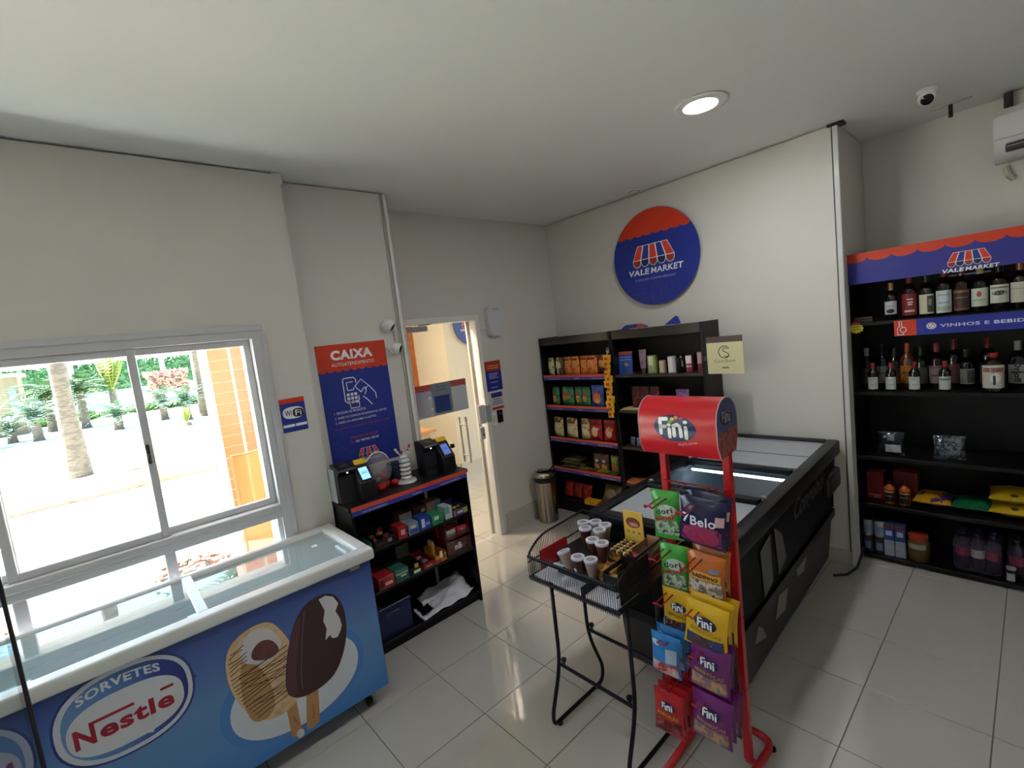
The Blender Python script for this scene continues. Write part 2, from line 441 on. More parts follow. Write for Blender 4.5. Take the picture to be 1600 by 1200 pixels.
# ------------------------------------------------------------------ window with sliding sashes
win = struct(MB().box(-3.16, -3.02, W0, W1, WZ1-.055, WZ1).box(-3.16, -3.02, W0, W1, WZ0, WZ0+.05)
             .box(-3.16, -3.02, W0, W0+.05, WZ0+.05, WZ1-.055).box(-3.16, -3.02, W1-.05, W1, WZ0+.05, WZ1-.055)
             .build('window_1', ALU))
MB().rbox(-3.025, -3.012, W0-.035, W1+.012, WZ1-.012, WZ1+.022, .003).rbox(-3.025, -3.012, W1-.012, W1+.022, WZ0, WZ1-.012, .003).build('casing', ALU, win)
MB().rbox(-3.15, -3.018, W0+.05, W1-.05, 1.018, 1.10, .004).build('transom', ALU, win)
MB().rbox(-3.020, -3.010, W0+.05, W1-.05, 1.058, 1.066, .002).build('transom_lip', ALU, win)
GL = glass('#f4f9f7', .9)
def sash(y0, y1, xf, z0=1.10, z1=2.09):
    s = MB().rbox(xf-.028, xf, y0, y0+.036, z0, z1, .003).rbox(xf-.028, xf, y1-.036, y1, z0, z1, .003)
    s.rbox(xf-.028, xf, y0+.036, y1-.036, z0, z0+.036, .003).rbox(xf-.028, xf, y0+.036, y1-.036, z1-.036, z1, .003)
    o = s.build('sash', ALU, win)
    MB().box(xf-.017, xf-.013, y0+.03, y1-.03, z0+.03, z1-.03).build('pane', GL, o)
sash(W0+.05, -1.61, -3.085); sash(-1.65, -.985, -3.045); sash(-1.02, -.365, -3.085); sash(-.405, .19, -3.045); sash(.155, W1-.05, -3.085)
for y0, y1 in ((W0+.05, -1.63), (-1.63, -1.0), (-1.0, -.385), (-.385, .172), (.172, W1-.05)):
    o = MB().rbox(-3.10, -3.05, y1-.024, y1+(.024 if y1 < .7 else 0), WZ0+.05, 1.018, .003).rbox(-3.10, -3.05, y0, y1, WZ0+.05, WZ0+.085, .003).build('fixed_light', ALU, win)
    MB().box(-3.077, -3.073, y0+.01, y1-.01, WZ0+.07, 1.018).build('pane', GL, o)
MB().rbox(-3.052, -3.02, .155, .175, 1.50, 1.60, .004).rbox(-3.03, -3.008, .158, .172, 1.53, 1.552, .003).build('latch', c('#2c2a2c', .4), win)
struct(MB().box(-3.30, -3.165, W1-.055, W1-.002, WZ0+.06, WZ1-.06).build('trim_6', c('#efece6', .5)))

# ------------------------------------------------------------------ glazed door to the next room
door = struct(MB().rbox(-3.70, -3.528, DY1-.048, DY1, 0, DZ, .003).rbox(-3.70, -3.528, DY0, DY0+.02, 0, DZ, .003)
              .rbox(-3.70, -3.528, DY0+.02, DY1-.048, DZ-.05, DZ, .003).build('door_1', WHITE))
MB().rbox(-3.66, -3.64, DY1-.072, DY1-.048, 0, DZ-.05, .002).build('door_stop', WHITE, door)
leaf = MB().box(-3.600, -3.592, DY0+.024, DY1-.075, .01, DZ-.056).build('door_glass', glass('#f2efe6', .7), door)
F = Fr((-3.590, 0, 0), (0, 1, 0), (0, 0, 1))
st = MB().poly(F, [(2.035, 1.300), (2.60, 1.300), (2.60, 1.590), (2.035, 1.590)], 0, .0008).build('sticker_band', film('#7591b4', .60), leaf)
MB().poly(F, scallop(2.035, 2.60, 1.590, 1.543, 14, .014), .001, .0014).build('awning_print', film('#c2524e', .75), st)
MB().poly(F, rrect(2.215, 2.425, 1.31, 1.588, .012), .0016, .002).build('notice_sheet', film('#8b95a3', .85), st)
MB().poly(F, rrect(2.235, 2.40, 1.325, 1.475, .008), .0022, .0026).build('notice_box', film('#33498c', .9), st)
text(st, F, 'PARA A SUA', 2.32, 1.555, .10, .012, c('#333a48'), .0028, .01)
text(st, F, 'SEGURANÇA', 2.32, 1.528, .10, .013, c('#333a48'), .0028, .03)
for k in range(5): MB().poly(F, [(2.25, 1.452-.024*k), (2.385-.02*(k % 2), 1.452-.024*k), (2.385-.02*(k % 2), 1.459-.024*k), (2.25, 1.459-.024*k)], .0028, .0030).build('print_line', c('#22347c'), st)
for u, v in ((2.19, 1.47), (2.205, 1.37)): MB().disc(F, u, v, .012, .012, .0018).build('print_dot', c('#c5c9d2'), st)
HM = nm('white_coated_steel', '#dcd8d0', .35, .2)
cl = MB().rbox(-3.592, -3.545, DY0+.03, DY0+.24, 2.055, 2.10, .006).build('door_closer', nm('satin_metal', '#a9a8a8', .3, .8), door)
MB().tube([(-3.56, 2.15, 2.10), (-3.56, 2.16, 2.108), (-3.545, 2.27, 2.112)], .006, 6).build('closer_arm', nm('satin_metal', '#a9a8a8', .3, .8), cl)
hd = MB().tube([(-3.545, 2.515, .80), (-3.545, 2.515, 1.235)], .011, 12).build('pull_handle', HM, door)
for z in (.87, 1.16): MB().cyl((-3.545, 2.515, z), (-3.595, 2.515, z), .008, n=10).build('handle_post', HM, hd)
hd2 = MB().tube([(-3.648, 2.515, .80), (-3.648, 2.515, 1.235)], .011, 12).build('pull_handle', HM, door)
for z in (.87, 1.16): MB().cyl((-3.648, 2.515, z), (-3.6, 2.515, z), .008, n=10).build('handle_post', HM, hd2)
lk = MB().rbox(-3.56, -3.512, 2.665, 2.735, 1.135, 1.315, .008).build('magnetic_lock', nm('grey_plastic', '#b4b6b8', .4), door)
MB().rbox(-3.527, -3.505, 2.738, 2.80, 1.14, 1.31, .006).build('lock_cover', nm('grey_plastic', '#9fa6aa', .4), door)
cy = MB().rbox(-3.56, -3.522, 2.66, 2.712, .985, 1.105, .01).build('cylinder_lock', nm('grey_plastic', '#b4b6b8', .4), door)
MB().cyl((-3.522, 2.686, 1.03), (-3.519, 2.686, 1.03), .010, n=12).build('keyhole', BLACK, cy)

struct(MB().box(-3.95, -3.30, -6, 1.3, 2.55, 2.9).build('added_eave', c('#d9d4ca', .7)))     # unseen eave slab, added to keep direct sun out of the window
# room behind the glass door
CREAM = nm('cream_wall', '#e1dccd', .6)
wall('wall_far', [(-7.7, -7.5, 1.5, 6.2, -.08, 2.9), (-7.6, -3.72, 6.0, 6.2, -.08, 2.9), (-7.6, -3.72, 1.5, 1.6, -.08, 2.9)], CREAM)
wall('wall_block', [(-7.5, -5.56, 3.76, 6.0, 0, 2.9)], CREAM)
struct(MB().box(-7.7, -3.70, 1.5, 6.2, 2.9, 3.0).build('ceiling_far', CEILM))
struct(MB().box(-5.56, -5.548, 3.745, 6.0, 0, .19).box(-7.5, -5.548, 3.748, 3.76, 0, .19).build('baseboard_far', nm('baseboard_tile', '#cfc8ba', .2)))
cab = thing('wall_panel', 'orange-brown wooden panel seen at the left behind the glass door', 'panel', (-7.0, 3.758, .85))
WD = mottle(['#8a4a22', '#b26a34', '#9c5526'], 3, .4, stretch=(9, 1, 1))
MB().rbox(-.45, .60, -.012, 0, 0, 1.75, .003).build('backing', WD, cab)
for i in range(4): MB().rbox(-.44+.26*i, -.185+.26*i, -.03, -.012, .01, 1.74, .003).build('plank', WD, cab)
bn = thing('bench_top', 'pale wooden counter on a plain block behind the glass door', 'counter', (-5.1, 2.6, 0))
MB().rbox(-.40, .10, -.6, .48, .86, .90, .004).build('top', c('#c99a6b', .4), bn)
MB().box(-.40, .04, -.6, .42, 0, .86).build('base', c('#dcd0b6', .6), bn)
lp = thing('ceiling_lamp', 'round ceiling lamp in the room behind the glass door', 'lamp', (-4.45, 2.05, 2.9))
MB().lathe([(.14, 0), (.15, -.012), (.14, -.02)], 28).build('rim', WHITE, lp, True)
MB().lathe([(.0001, -.0215), (.138, -.0205)], 28).build('diffuser', nm('lit_diffuser', '#fff1e6', .5, emit=LAMP_ROOM*2.2), lp)
# ------------------------------------------------------------------ wall signs and fittings
SIGNB = nm('printed_blue', '#20318f', .35); SIGNR = nm('printed_orange_red', '#d0371a', .35); LW = c('#e9e9f0', .4)
def round_sign(name, label, loc, rz, r):
    t = thing(name, label, 'sign', loc, rz)
    F = Fr((0, -.012, 0), (1, 0, 0), (0, 0, 1))
    MB().cyl((0, 0, 0), (0, -.012, 0), r, n=72).build('disc', nm('printed_blue_satin', '#20318f', .3), t)
    pts = [(r*.995*math.cos(a), r*.995*math.sin(a)) for a in [PI*(.178+.644*i/30) for i in range(31)]]
    yb = pts[0][1]; xa = pts[0][0]; lob = 8; wd = 2*xa/lob
    for i in range(lob):
        for j in range(7):
            if j == 0 or (i == lob-1 and j == 6): continue
            a = PI*j/6; pts.append((-xa+wd*(i+.5)-wd/2*math.cos(a), yb-.055*r*math.sin(a)))
    MB().poly(F, pts, 0, .0012).build('awning_band', SIGNR, t)
    awning_logo(t, F, -.02*r, -.01*r, r*.98, .0015)
    FA = c('#2c3f9f', .35); s = MB()
    for pts, cl in (([(.22, -.85), (.22, -.62), (.26, -.56), (.26, -.44), (.34, -.44), (.34, -.56), (.38, -.62), (.38, -.80)], 0), ([(-.1, -.9), (-.1, -.6), (-.04, -.54), (.04, -.54), (.1, -.6), (.1, -.9)], 0),
                    ([(-.62, -.55), (-.26, -.55), (-.30, -.72), (-.56, -.72)], 1), ([(-.56, -.61), (-.28, -.61)], 0)):
        s.stroke(F, [(a*r, b*r) for a, b in pts], .008, .0012, closed=bool(cl))
    s.build('outline_drawing', FA, t)
    for x, z in ((-.2, .2), (.2, .2), (0, -.25)): MB().cyl((x*r, 0, z*r), (x*r, .03, z*r), .012, n=10).build('spacer', CHROME, t)
    return t
round_sign('round_sign', 'large round blue and orange shop sign high on the back wall', (-2.255, 3.838, 2.47), 0, .418)
round_sign('round_sign', 'round shop sign on the cream wall behind the glass door', (-5.515, 4.20, 2.17), PI/2, .30)

# poster over the checkout shelf
t = thing('poster', 'tall blue and orange self-checkout poster beside the window', 'poster', (-3.1695, 1.37, 1.145))
F = Fr((.003, 0, 0), (0, 1, 0), (0, 0, 1))
MB().box(0, .003, -.251, .25, 0, .866).build('sheet', SIGNB, t)
MB().poly(F, scallop(-.251, .25, .866, .70, 9, .022), 0, .0006).build('awning_band', SIGNR, t)
text(t, F, 'CAIXA', -.005, .792, .30, .066, LW, .001, .05)
text(t, F, 'AUTOATENDIMENTO', -.005, .728, .305, .024, LW, .001, .0)
PO = c('#c94a2a', .35)
s = MB()
for i in range(5): s.stroke(F, [(.155+.02*i, .72), (.155+.02*i, .83)], .005, .0009)
for i in range(3): s.stroke(F, [(.155, .735+.04*i), (.235, .735+.04*i)], .005, .0009)
s.build('building_drawing', PO, t)
s = MB(); k = .007
s.stroke(F, [(-.09, .63), (-.02, .63), (-.008, .615), (-.008, .59)], k, .001).stroke(F, [(-.09, .63), (-.1, .62), (-.1, .475), (-.085, .46), (-.01, .46), (.0, .475), (.0, .50)], k, .001)
s.stroke(F, [(-.075, .545), (-.03, .545), (-.03, .56)], k, .001).stroke(F, [(-.075, .545), (-.075, .60), (-.03, .60)], k, .001)
for i in range(3):
    for j in range(3): s.poly(F, rrect(-.085+.027*i, -.065+.027*i, .525-.027*j-.02, .525-.027*j, .003, 2), .0004, .001)
s.stroke(F, [(-.07, .46), (-.07, .42), (-.005, .42), (-.005, .46)], k, .001).stroke(F, [(-.02, .565), (.03, .61), (.08, .56), (.05, .535)], k, .001).stroke(F, [(-.02, .565), (.02, .52)], k, .001)
s.stroke(F, [(.02, .52), (.04, .545), (.055, .55), (.06, .53), (.045, .50)], k, .001).stroke(F, [(.08, .56), (.10, .535), (.125, .50), (.128, .46)], k, .001).stroke(F, [(.03, .49), (.06, .46), (.09, .42)], k, .001)
s.build('card_payment_drawing', LW, t)
for s_, v, w_ in (('1  ESCOLHA OS PRODUTOS', .402, .225), ('2  PASSE OS CÓDIGOS DE BARRAS NO LEITOR', .370, .38), ('3  INSIRA OU APROXIME O CARTÃO', .338, .295)):
    text(t, F, s_, -.19+w_/2, v, w_, .017, LW, .001, .01)
text(t, F, 'AGUARDE A FINALIZAÇÃO DA SUA COMPRA', 0, .295, .42, .014, SIGNR, .001, .0)
text(t, F, 'PRECISA DE AJUDA', 0, .216, .20, .016, SIGNR, .001, .01)
text(t, F, '00 98700 0048', .015, .187, .17, .016, LW, .001, .01)
MB().stroke(F, [(-.10, .179), (-.085, .179), (-.085, .195), (-.10, .195)], .003, .001, closed=True).build('phone_icon', SIGNR, t)
MB().stroke(F, [(-.25, .20), (-.20, .21), (-.15, .15), (-.10, .12), (-.08, .03)], .006, .0009).stroke(F, [(-.20, .08), (-.17, .11), (-.13, .08), (-.11, .12)], .006, .0009).build('hand_drawing', c('#33459f', .35), t)
awning_logo(t, F, .01, .085, .15, .001, False)

# wifi notice
t = thing('wifi_sign', 'small blue wifi notice on the wall right of the window', 'sign', (-3.1695, .923, 1.50))
# it hangs on the front of the window wall beside the casing
t.location = (-3.0395, .888, 1.508)
F = Fr((.002, 0, 0), (0, 1, 0), (0, 0, 1))
MB().box(0, .002, -.073, .073, 0, .205).build('sheet', SIGNB, t)
MB().poly(F, [(-.073, .175), (.073, .175), (.073, .205), (-.073, .205)], 0, .0006).build('top_band', SIGNR, t)
b = MB().disc(F, 0, .115, .062, .036, .0008, pw=2.6).build('wifi_badge', LW, t)
MB().disc(F, .028, .112, .032, .026, .0012, pw=3.2).build('badge_patch', c('#15152a'), t)
text(t, F, 'Wi', -.030, .115, .040, .034, c('#15152a'), .0016, .015); text(t, F, 'Fi', .028, .112, .036, .034, LW, .0018, .015)
for u in (-.036, .036): MB().poly(F, [(u-.033, .03), (u+.033, .03), (u+.033, .046), (u-.033, .046)], 0, .0008).build('field_strip', LW, t)

# notices by the door
t = thing('notice_sign', 'small orange and blue notice beside the door handle', 'sign', (-3.5395, 2.905, 1.42))
F = Fr((.002, 0, 0), (0, 1, 0), (0, 0, 1))
MB().box(0, .002, -.098, .098, 0, .29).build('sheet', c('#1b2a86', .35), t)
MB().poly(F, [(-.098, .195), (.098, .195), (.098, .29), (-.098, .29)], 0, .0006).build('top_band', c('#b5301c', .35), t)
for k in range(2): MB().poly(F, [(-.07, .215+.022*k), (.07, .215+.022*k), (.07, .228+.022*k), (-.07, .228+.022*k)], .0006, .001).build('print_line', c('#d98a6a'), t)
for k, v in enumerate((.165, .15, .135, .12, .08, .03)): MB().poly(F, [(-.06+.01*(k > 3), v), (.06-.012*(k % 3), v), (.06-.012*(k % 3), v+.007), (-.06+.01*(k > 3), v+.007)], 0, .0008).build('print_line', c('#aab2dd'), t)
t = thing('notice_sign', 'pale notice with blue and red bars below the larger door notice', 'sign', (-3.5395, 2.915, 1.235))
MB().box(0, .001, -.075, .075, 0, .17).build('sheet', c('#c3c1bd', .5), t)
F = Fr((.001, 0, 0), (0, 1, 0), (0, 0, 1))
MB().poly(F, [(-.07, .118), (.07, .118), (.07, .165), (-.07, .165)], 0, .0006).build('blue_bar', c('#262c7a', .4), t)
MB().poly(F, [(-.075, .0), (.075, .0), (.075, .024), (-.075, .024)], 0, .0006).build('red_bar', c('#b02a20', .4), t)
for k in range(3): MB().poly(F, [(-.045-.012*k, .095-.022*k), (.045+.012*k, .095-.022*k), (.045+.012*k, .104-.022*k), (-.045-.012*k, .104-.022*k)], 0, .0006).build('print_line', c('#5b6794'), t)
t = thing('access_reader', 'narrow dark access reader beside a white plate near the door', 'reader', (-3.5395, 2.92, 1.10))
MB().rbox(0, .014, -.035, .035, 0, .125, .004).build('body', nm('dark_glossy_plastic', '#2a1d1b', .25), t)
MB().cyl((.014, 0, .09), (.0155, 0, .09), .010, n=12).build('sensor', c('#5a4640'), t)
t = thing('switch_plate', 'white blank plate left of the dark access reader', 'plate', (-3.5395, 2.845, 1.085))
MB().rbox(0, .012, -.036, .036, 0, .13, .004).build('plate', WHITE, t)
MB().rbox(.012, .015, -.022, .022, .03, .10, .001).build('insert', c('#d0cfcb'), t)
t = thing('wall_router', 'white rounded plastic box on the wall above the door notices', 'box', (-3.5395, 2.97, 1.945))
b = MB(); F = Fr((0, 0, 0), (0, 1, 0), (0, 0, 1))
b.poly(F, rrect(-.10, .10, 0, .285, .055, 6), 0, .045); b.build('case', nm('white_plastic', '#cccbd0', .35), t, True)
MB().poly(F, rrect(-.088, .088, .012, .272, .048, 6), .045, .058).build('cover', nm('white_plastic', '#cccbd0', .35), t, True)
MB().poly(F, rrect(-.03, .03, .255, .262, .003, 2), .058, .0588).build('indicator_slot', c('#8f8e94'), t)
t.location = (-3.5395, 2.975, 1.945)
t = MB().tube([(-3.534, 2.875, 2.03), (-3.532, 2.84, 2.03), (-3.527, 2.80, 2.035)], .004, 6).build('cable', WHITE)
tag(t, 'short white cable from the wall box to the door frame', 'cable')

# cameras
def camera_dome(label, loc, n, d):
    """turret camera: base plate facing n, ball looking along d"""
    t = thing('security_camera', label, 'camera', loc)
    n = Vector(n).normalized(); d = Vector(d).normalized()
    qn = n.to_track_quat('Z', 'Y').to_matrix().to_4x4(); qd = Matrix.Translation(n*.045) @ d.to_track_quat('Z', 'Y').to_matrix().to_4x4()
    MB().lathe([(.046, 0), (.048, .008), (.044, .02), (.03, .028)], 22).xf(qn).build('base', WHITE, t, True)
    MB().lathe([(.0001, -.042), (.022, -.036), (.036, -.02), (.042, 0), (.039, .016), (.033, .027), (.0001, .028)], 22).xf(qd).build('housing', WHITE, t, True)
    MB().lathe([(.0305, .0283), (.022, .034), (.0001, .037)], 18).xf(qd).build('lens_window', nm('black_dome', '#0a0a0c', .12), t, True)
    return t
camera_dome('upper white security camera beside the cable duct', (-3.1695, 1.655, 2.11), (1, 0, 0), (.45, .62, -.62))
camera_dome('lower white security camera beside the cable duct', (-3.1695, 1.690, 1.94), (1, 0, 0), (.6, .68, -.35))
camera_dome('white security camera hanging from the ceiling near the air conditioner', (-.43, 3.85, 3.0615), (0, 0, -1), (.15, -.8, -.6))
t = MB().tube([(-3.163, 1.70, 2.09), (-3.163, 1.705, 1.98)], .003, 5).build('cable', c('#8d8a86')); tag(t, 'thin grey cable between the two wall cameras', 'cable')
t = MB().rbox(-3.17, -3.145, 1.76, 1.783, .0, 3.045, .003).build('cable_duct', WHITE); tag(t, 'white vertical cable duct up the corner left of the door', 'duct')

# ceiling fittings
t = thing('ceiling_light', 'lit round flush ceiling light above the island freezer', 'lamp', (-1.228, 2.69, ZC-.0005))
MB().lathe([(.135, 0), (.140, -.008), (.132, -.014), (.124, -.014)], 40).build('rim', WHITE, t, True)
MB().lathe([(.0001, -.0145), (.124, -.0138)], 40).build('diffuser', nm('lit_diffuser_cool', '#fbfcff', .5, emit=LAMP_CEIL), t)
for lx, ly, wh in ((-1.228, .45, 'nearer the window'), (-1.228, -1.70, 'farthest from the sign wall')):  # added fill lamps out of view, copied from the real one
    r_ = copy_at(t, (lx, ly, ZC-.0005), None, 'added unseen fill light behind the camera '+wh)
    for ch in r_.children:
        if ch.name.startswith('diffuser'): ch.data = MB().lathe([(.0001, -.0145), (.124, -.0138)], 40).mesh('diffuser', nm('lit_diffuser_rear', '#fbfcff', .5, emit=LAMP_FILL))
t = thing('smoke_detector', 'small white smoke detector on the ceiling near the back wall', 'detector', (-2.34, 3.74, ZC-.0005))
MB().lathe([(.05, 0), (.052, -.008), (.04, -.02), (.02, -.024), (.0001, -.024)], 24).build('cover', WHITE, t, True)
MB().lathe([(.038, -.0205), (.041, -.021), (.043, -.0185)], 24).build('vent_ring', c('#55504c'), t)
t = thing('sprinkler', 'dark sprinkler head hanging under a thin plate on the ceiling', 'sprinkler', (-.368, 4.30, ZC-.0005))
MB().rbox(-.10, .10, -.012, .012, -.008, 0, .002).build('plate', c('#bcb6b0'), t)
MB().cyl((0, 0, -.008), (0, 0, -.085), .011, n=10).build('head', c('#1b1614', .4), t)

# air conditioner on the recess wall
t = thing('air_conditioner', 'white split air conditioner high on the recess wall', 'air conditioner', (.28, 4.508, 2.645))
pr = [(0, 0), (-.13, .0), (-.195, .045), (-.215, .11), (-.205, .25), (-.16, .295), (0, .30)]
FX = Fr((-.46, 0, 0), (0, 1, 0), (0, 0, 1))
MB().poly(FX, pr, 0, .92).build('body', nm('white_plastic_warm', '#d5d3d3', .35), t, True)
MB().rbox(-.41, .40, -.206, -.165, .035, .085, .004).build('outlet', c('#2b2930', .5), t)
for k in range(3): MB().rbox(-.405, .395, -.222+.012*k, -.17, .078-.016*k, .083-.016*k, .0015).build('louver', c('#b9b6bb', .4), t)
MB().rbox(-.455, .455, -.2185, -.2155, .112, .116, .001).build('panel_seam', c('#9b989b'), t)
t = MB().tube([(-.135, 4.50, 2.62), (-.12, 4.48, 2.56), (-.10, 4.495, 2.54)], .018, 8).build('drain_pipe', c('#b9b0a4', .6)); tag(t, 'short bent drain pipe below the air conditioner', 'pipe')
t = MB().rbox(-.14, -.10, 4.46, 4.508, 2.95, 3.06, .004).build('pipe_cover', c('#3a3330', .6)); tag(t, 'dark pipe cover between air conditioner and ceiling', 'pipe')
# ------------------------------------------------------------------ ice-cream chest under the window
t = thing('ice_cream_freezer', 'blue printed chest freezer with sliding glass lids under the window', 'freezer', (-2.715, .17, 0))
FW = nm('white_enamel', '#d9d8d8', .3)
y0, y1 = -.80, .795
PANEL = grad([(0, '#3a7cc6'), (.25, '#5688c4'), (.55, '#6088be'), (.8, '#4a66a8'), (1, '#34458c')], 'Z', .10, .83, .3)
MB().box(-.285, -.250, y0, y1, .10, .83).box(.264, .298, y0, y1, .10, .83).box(-.250, .264, y0, y0+.04, .10, .83).box(-.250, .264, y1-.04, y1, .10, .83).box(-.25, .264, y0+.04, y1-.04, .10, .33).build('cabinet', nm('blue_enamel', '#35509c', .35), t)
pan = MB().box(.298, .302, y0+.004, y1-.004, .103, .83).build('front_panel', PANEL, t)
rim = MB()
rim.rbox(.255, .33, y0-.015, y1+.02, .832, .893, .012, 3).rbox(-.292, -.24, y0-.015, y1+.02, .832, .893, .012, 3)
rim.rbox(-.25, .26, y1-.05, y1+.02, .832, .893, .012, 3).rbox(-.25, .26, y0-.015, y0+.05, .832, .893, .012, 3)
rim.build('top_rim', FW, t, True)
MB().box(-.247, -.24, y0+.05, y1-.05, .35, .84).box(.247, .254, y0+.05, y1-.05, .35, .84).box(-.24, .247, y1-.058, y1-.05, .35, .84).box(-.24, .247, y0+.05, y0+.058, .35, .84).box(-.24, .247, y0+.058, y1-.058, .3495, .357).build('liner', nm('white_liner', '#e3ebee', .4), t)
GF = glass('#dcebf0', 2.2, .006, 1.55, 'lid_glass', .16); GF2 = glass('#dcebf0', 2.2, .012, 1.55, 'lid_glass', .34)
g1 = MB().box(-.242, .256, y0+.045, .045, .878, .883).build('glass_lid', GF, t)
MB().rbox(-.242, .256, .020, .062, .874, .892, .004).build('lid_frame', nm('clear_white_plastic', '#d3dde2', .35), g1)
g2 = MB().box(-.242, .256, .03, y1-.05, .864, .869).build('glass_lid', GF2, t)
MB().rbox(.07, .22, y1-.092, y1-.075, .869, .882, .003).build('lid_grip', nm('clear_white_plastic', '#d3dde2', .35), g2)
MB().poly(Fr((0, 0, .869), (0, 1, 0), (-1, 0, 0)), rrect(.62, .65, .05, .08, .004), 0, .0006).build('lid_label', c('#e2e8ea'), g2)
for yy in (y0+.1, y1-.1):
    for xx in (-.24, .24): MB().cyl((xx, yy-.012, .028), (xx, yy+.012, .028), .028, n=14).cyl((xx, yy, .04), (xx, yy, .10), .012, n=8).build('castor', BLACK, t)
F = Fr((.302, -.17, 0), (0, 1, 0), (0, 0, 1))     # v is height, u is world y
def rotel(cu, cv, ru, rv, rot, p=2.0, seg=48):
    o = []
    for i in range(seg):
        a = 2*PI*i/seg; x = math.copysign(abs(math.cos(a))**(2/p), math.cos(a))*ru; y = math.copysign(abs(math.sin(a))**(2/p), math.sin(a))*rv
        o.append((cu+x*math.cos(rot)-y*math.sin(rot), cv+x*math.sin(rot)+y*math.cos(rot)))
    return o
# oval brand badge
bd = MB().poly(F, rotel(-.088, .650, .222, .186, 0, 2.35), 0, .0008).build('badge_edge', c('#2a3a82'), t)
MB().poly(F, rotel(-.088, .650, .214, .178, 0, 2.35), .0008, .0012).build('badge_outline', c('#c9cbd8'), bd)
MB().poly(F, rotel(-.086, .650, .196, .161, 0, 2.4), .0012, .0016).build('badge_field', grad([(0, '#6c93c6'), (.45, '#4c74b4'), (.8, '#2f3f90'), (1, '#2b3383')], 'Y', -.45, -.06, .3), bd)
MB().poly(F, rotel(-.090, .624, .182, .112, 0, 2.5), .0016, .002).build('badge_centre', c('#cfcfd8'), bd)
text(bd, F, 'SORVETES', -.098, .757, .258, .036, c('#d4d6de'), .0022, .03, arc=.022)
RN = c('#a3182e')
text(bd, F, 'N', -.222, .617, .062, .078, RN, .0024, .035); text(bd, F, 'estle', -.062, .612, .235, .068, RN, .0024, .035)
MB().poly(F, [(-.205, .652), (-.068, .652), (-.068, .664), (-.205, .664)], .002, .0024).poly(F, [(.018, .656), (.062, .656), (.062, .667), (.018, .667)], .002, .0024).build('letter_bar', RN, bd)
MB().poly(F, [(-.045, .512), (-.002, .54), (-.03, .508), (-.02, .502)], .002, .0024).build('badge_swoosh', c('#d0d2da'), bd)
MB().poly(F, rotel(.136, .648, .006, .006, 0, 2, 16), 0, .0008).build('registered_mark', c('#33498f'), t)
# ring and the two ice creams
MB().poly(F, rotel(.523, .372, .335, .232, 0, 2.1), 0, .0006).build('ring', c('#4a7fc4'), t)
MB().poly(F, rotel(.526, .366, .298, .200, 0, 2.1), .0006, .001).build('ring_centre', c('#ced3df'), t)
def bar_shape(cx, top, bot, hw, lean):
    pts = []
    for i in range(13):
        a = PI*i/12; pts.append((cx+lean*1+hw*math.cos(a), top-hw*1.25+hw*1.25*math.sin(a)))
    for i in range(9):
        a = PI+PI*i/8; pts.append((cx-lean+hw*math.cos(a), bot+.05+.05*math.sin(a)))
    return pts
W2 = c('#b8875a', .5)
sk = MB().poly(F, [(.452, .30), (.50, .30), (.503, .132), (.484, .125), (.455, .132)], .001, .0016).build('stick', W2, t)
sk2 = MB().poly(F, [(.548, .30), (.607, .31), (.588, .132), (.55, .118), (.523, .128)], .001, .0016).build('stick', W2, t)
# bitten waffle-coloured bar with chocolate stripes
lb = MB().poly(F, rounded([(.330, .742), (.40, .752), (.455, .735), (.50, .65), (.54, .52), (.545, .40), (.52, .31), (.46, .275), (.385, .275), (.325, .315), (.272, .42), (.246, .53), (.245, .63), (.27, .705)]), .0016, .003).build('vanilla_bar', mottle(['#caa57a', '#d9bb92', '#c29a6c'], 18, .5), t)
MB().poly(F, rounded([(.30, .32), (.36, .29), (.42, .33), (.40, .50), (.345, .60), (.30, .60), (.285, .48)]), .003, .0034).build('shaded_side', c('#b58a5c'), lb)
MB().poly(F, rounded([(.315, .60), (.31, .67), (.345, .725), (.40, .735), (.45, .70), (.485, .62), (.47, .585), (.44, .56), (.39, .555), (.36, .575)]), .003, .0036).build('ice_cream_bite', c('#cfc9cf'), lb)
MB().poly(F, rounded([(.35, .60), (.352, .635), (.378, .662), (.41, .668), (.445, .648), (.466, .60), (.462, .575), (.42, .565), (.38, .58)]), .0036, .0042).build('chocolate_core', mottle(['#5e3433', '#75433f'], 60, .5), lb)
s = MB(); rr = random.Random(3)
LE = [(.30, .352), (.32, .335), (.42, .285), (.53, .258), (.63, .258), (.70, .285), (.75, .34)]; RE = [(.28, .46), (.31, .50), (.40, .525), (.52, .52), (.65, .492), (.735, .44)]
def edge_at(E, v):
    for (a0, u0), (a1, u1) in zip(E, E[1:]):
        if a0 <= v <= a1: return u0+(u1-u0)*(v-a0)/(a1-a0)
    return E[0][1] if v < E[0][0] else E[-1][1]
for i in range(19):
    a = .325+.019*i; l = edge_at(LE, a); e = min(.72, a+.045+rr.uniform(-.02, .02)); r_ = edge_at(RE, e)-.004
    if a > .555: r_ = .318+.02*rr.random(); e = a+.02
    s.stroke(F, [(l, a), ((l+r_)/2, (a+e)/2+rr.uniform(-.008, .008)), (r_, e)], .0040, .0038)
    if a < .52 and i % 2: s.stroke(F, [(l+.02, e+.004), (r_, a+.03)], .0034, .0038)
s.build('chocolate_stripes', c('#3f2420'), lb)
ck = MB().poly(F, rounded([(.565, .70), (.60, .735), (.66, .758), (.72, .752), (.765, .715), (.79, .64), (.79, .52), (.755, .41), (.70, .325), (.62, .295), (.53, .298), (.475, .335), (.462, .39), (.49, .53), (.53, .64)]), .003, .0052).build('chocolate_bar', nm('dark_chocolate', '#3c2024', .3), t)
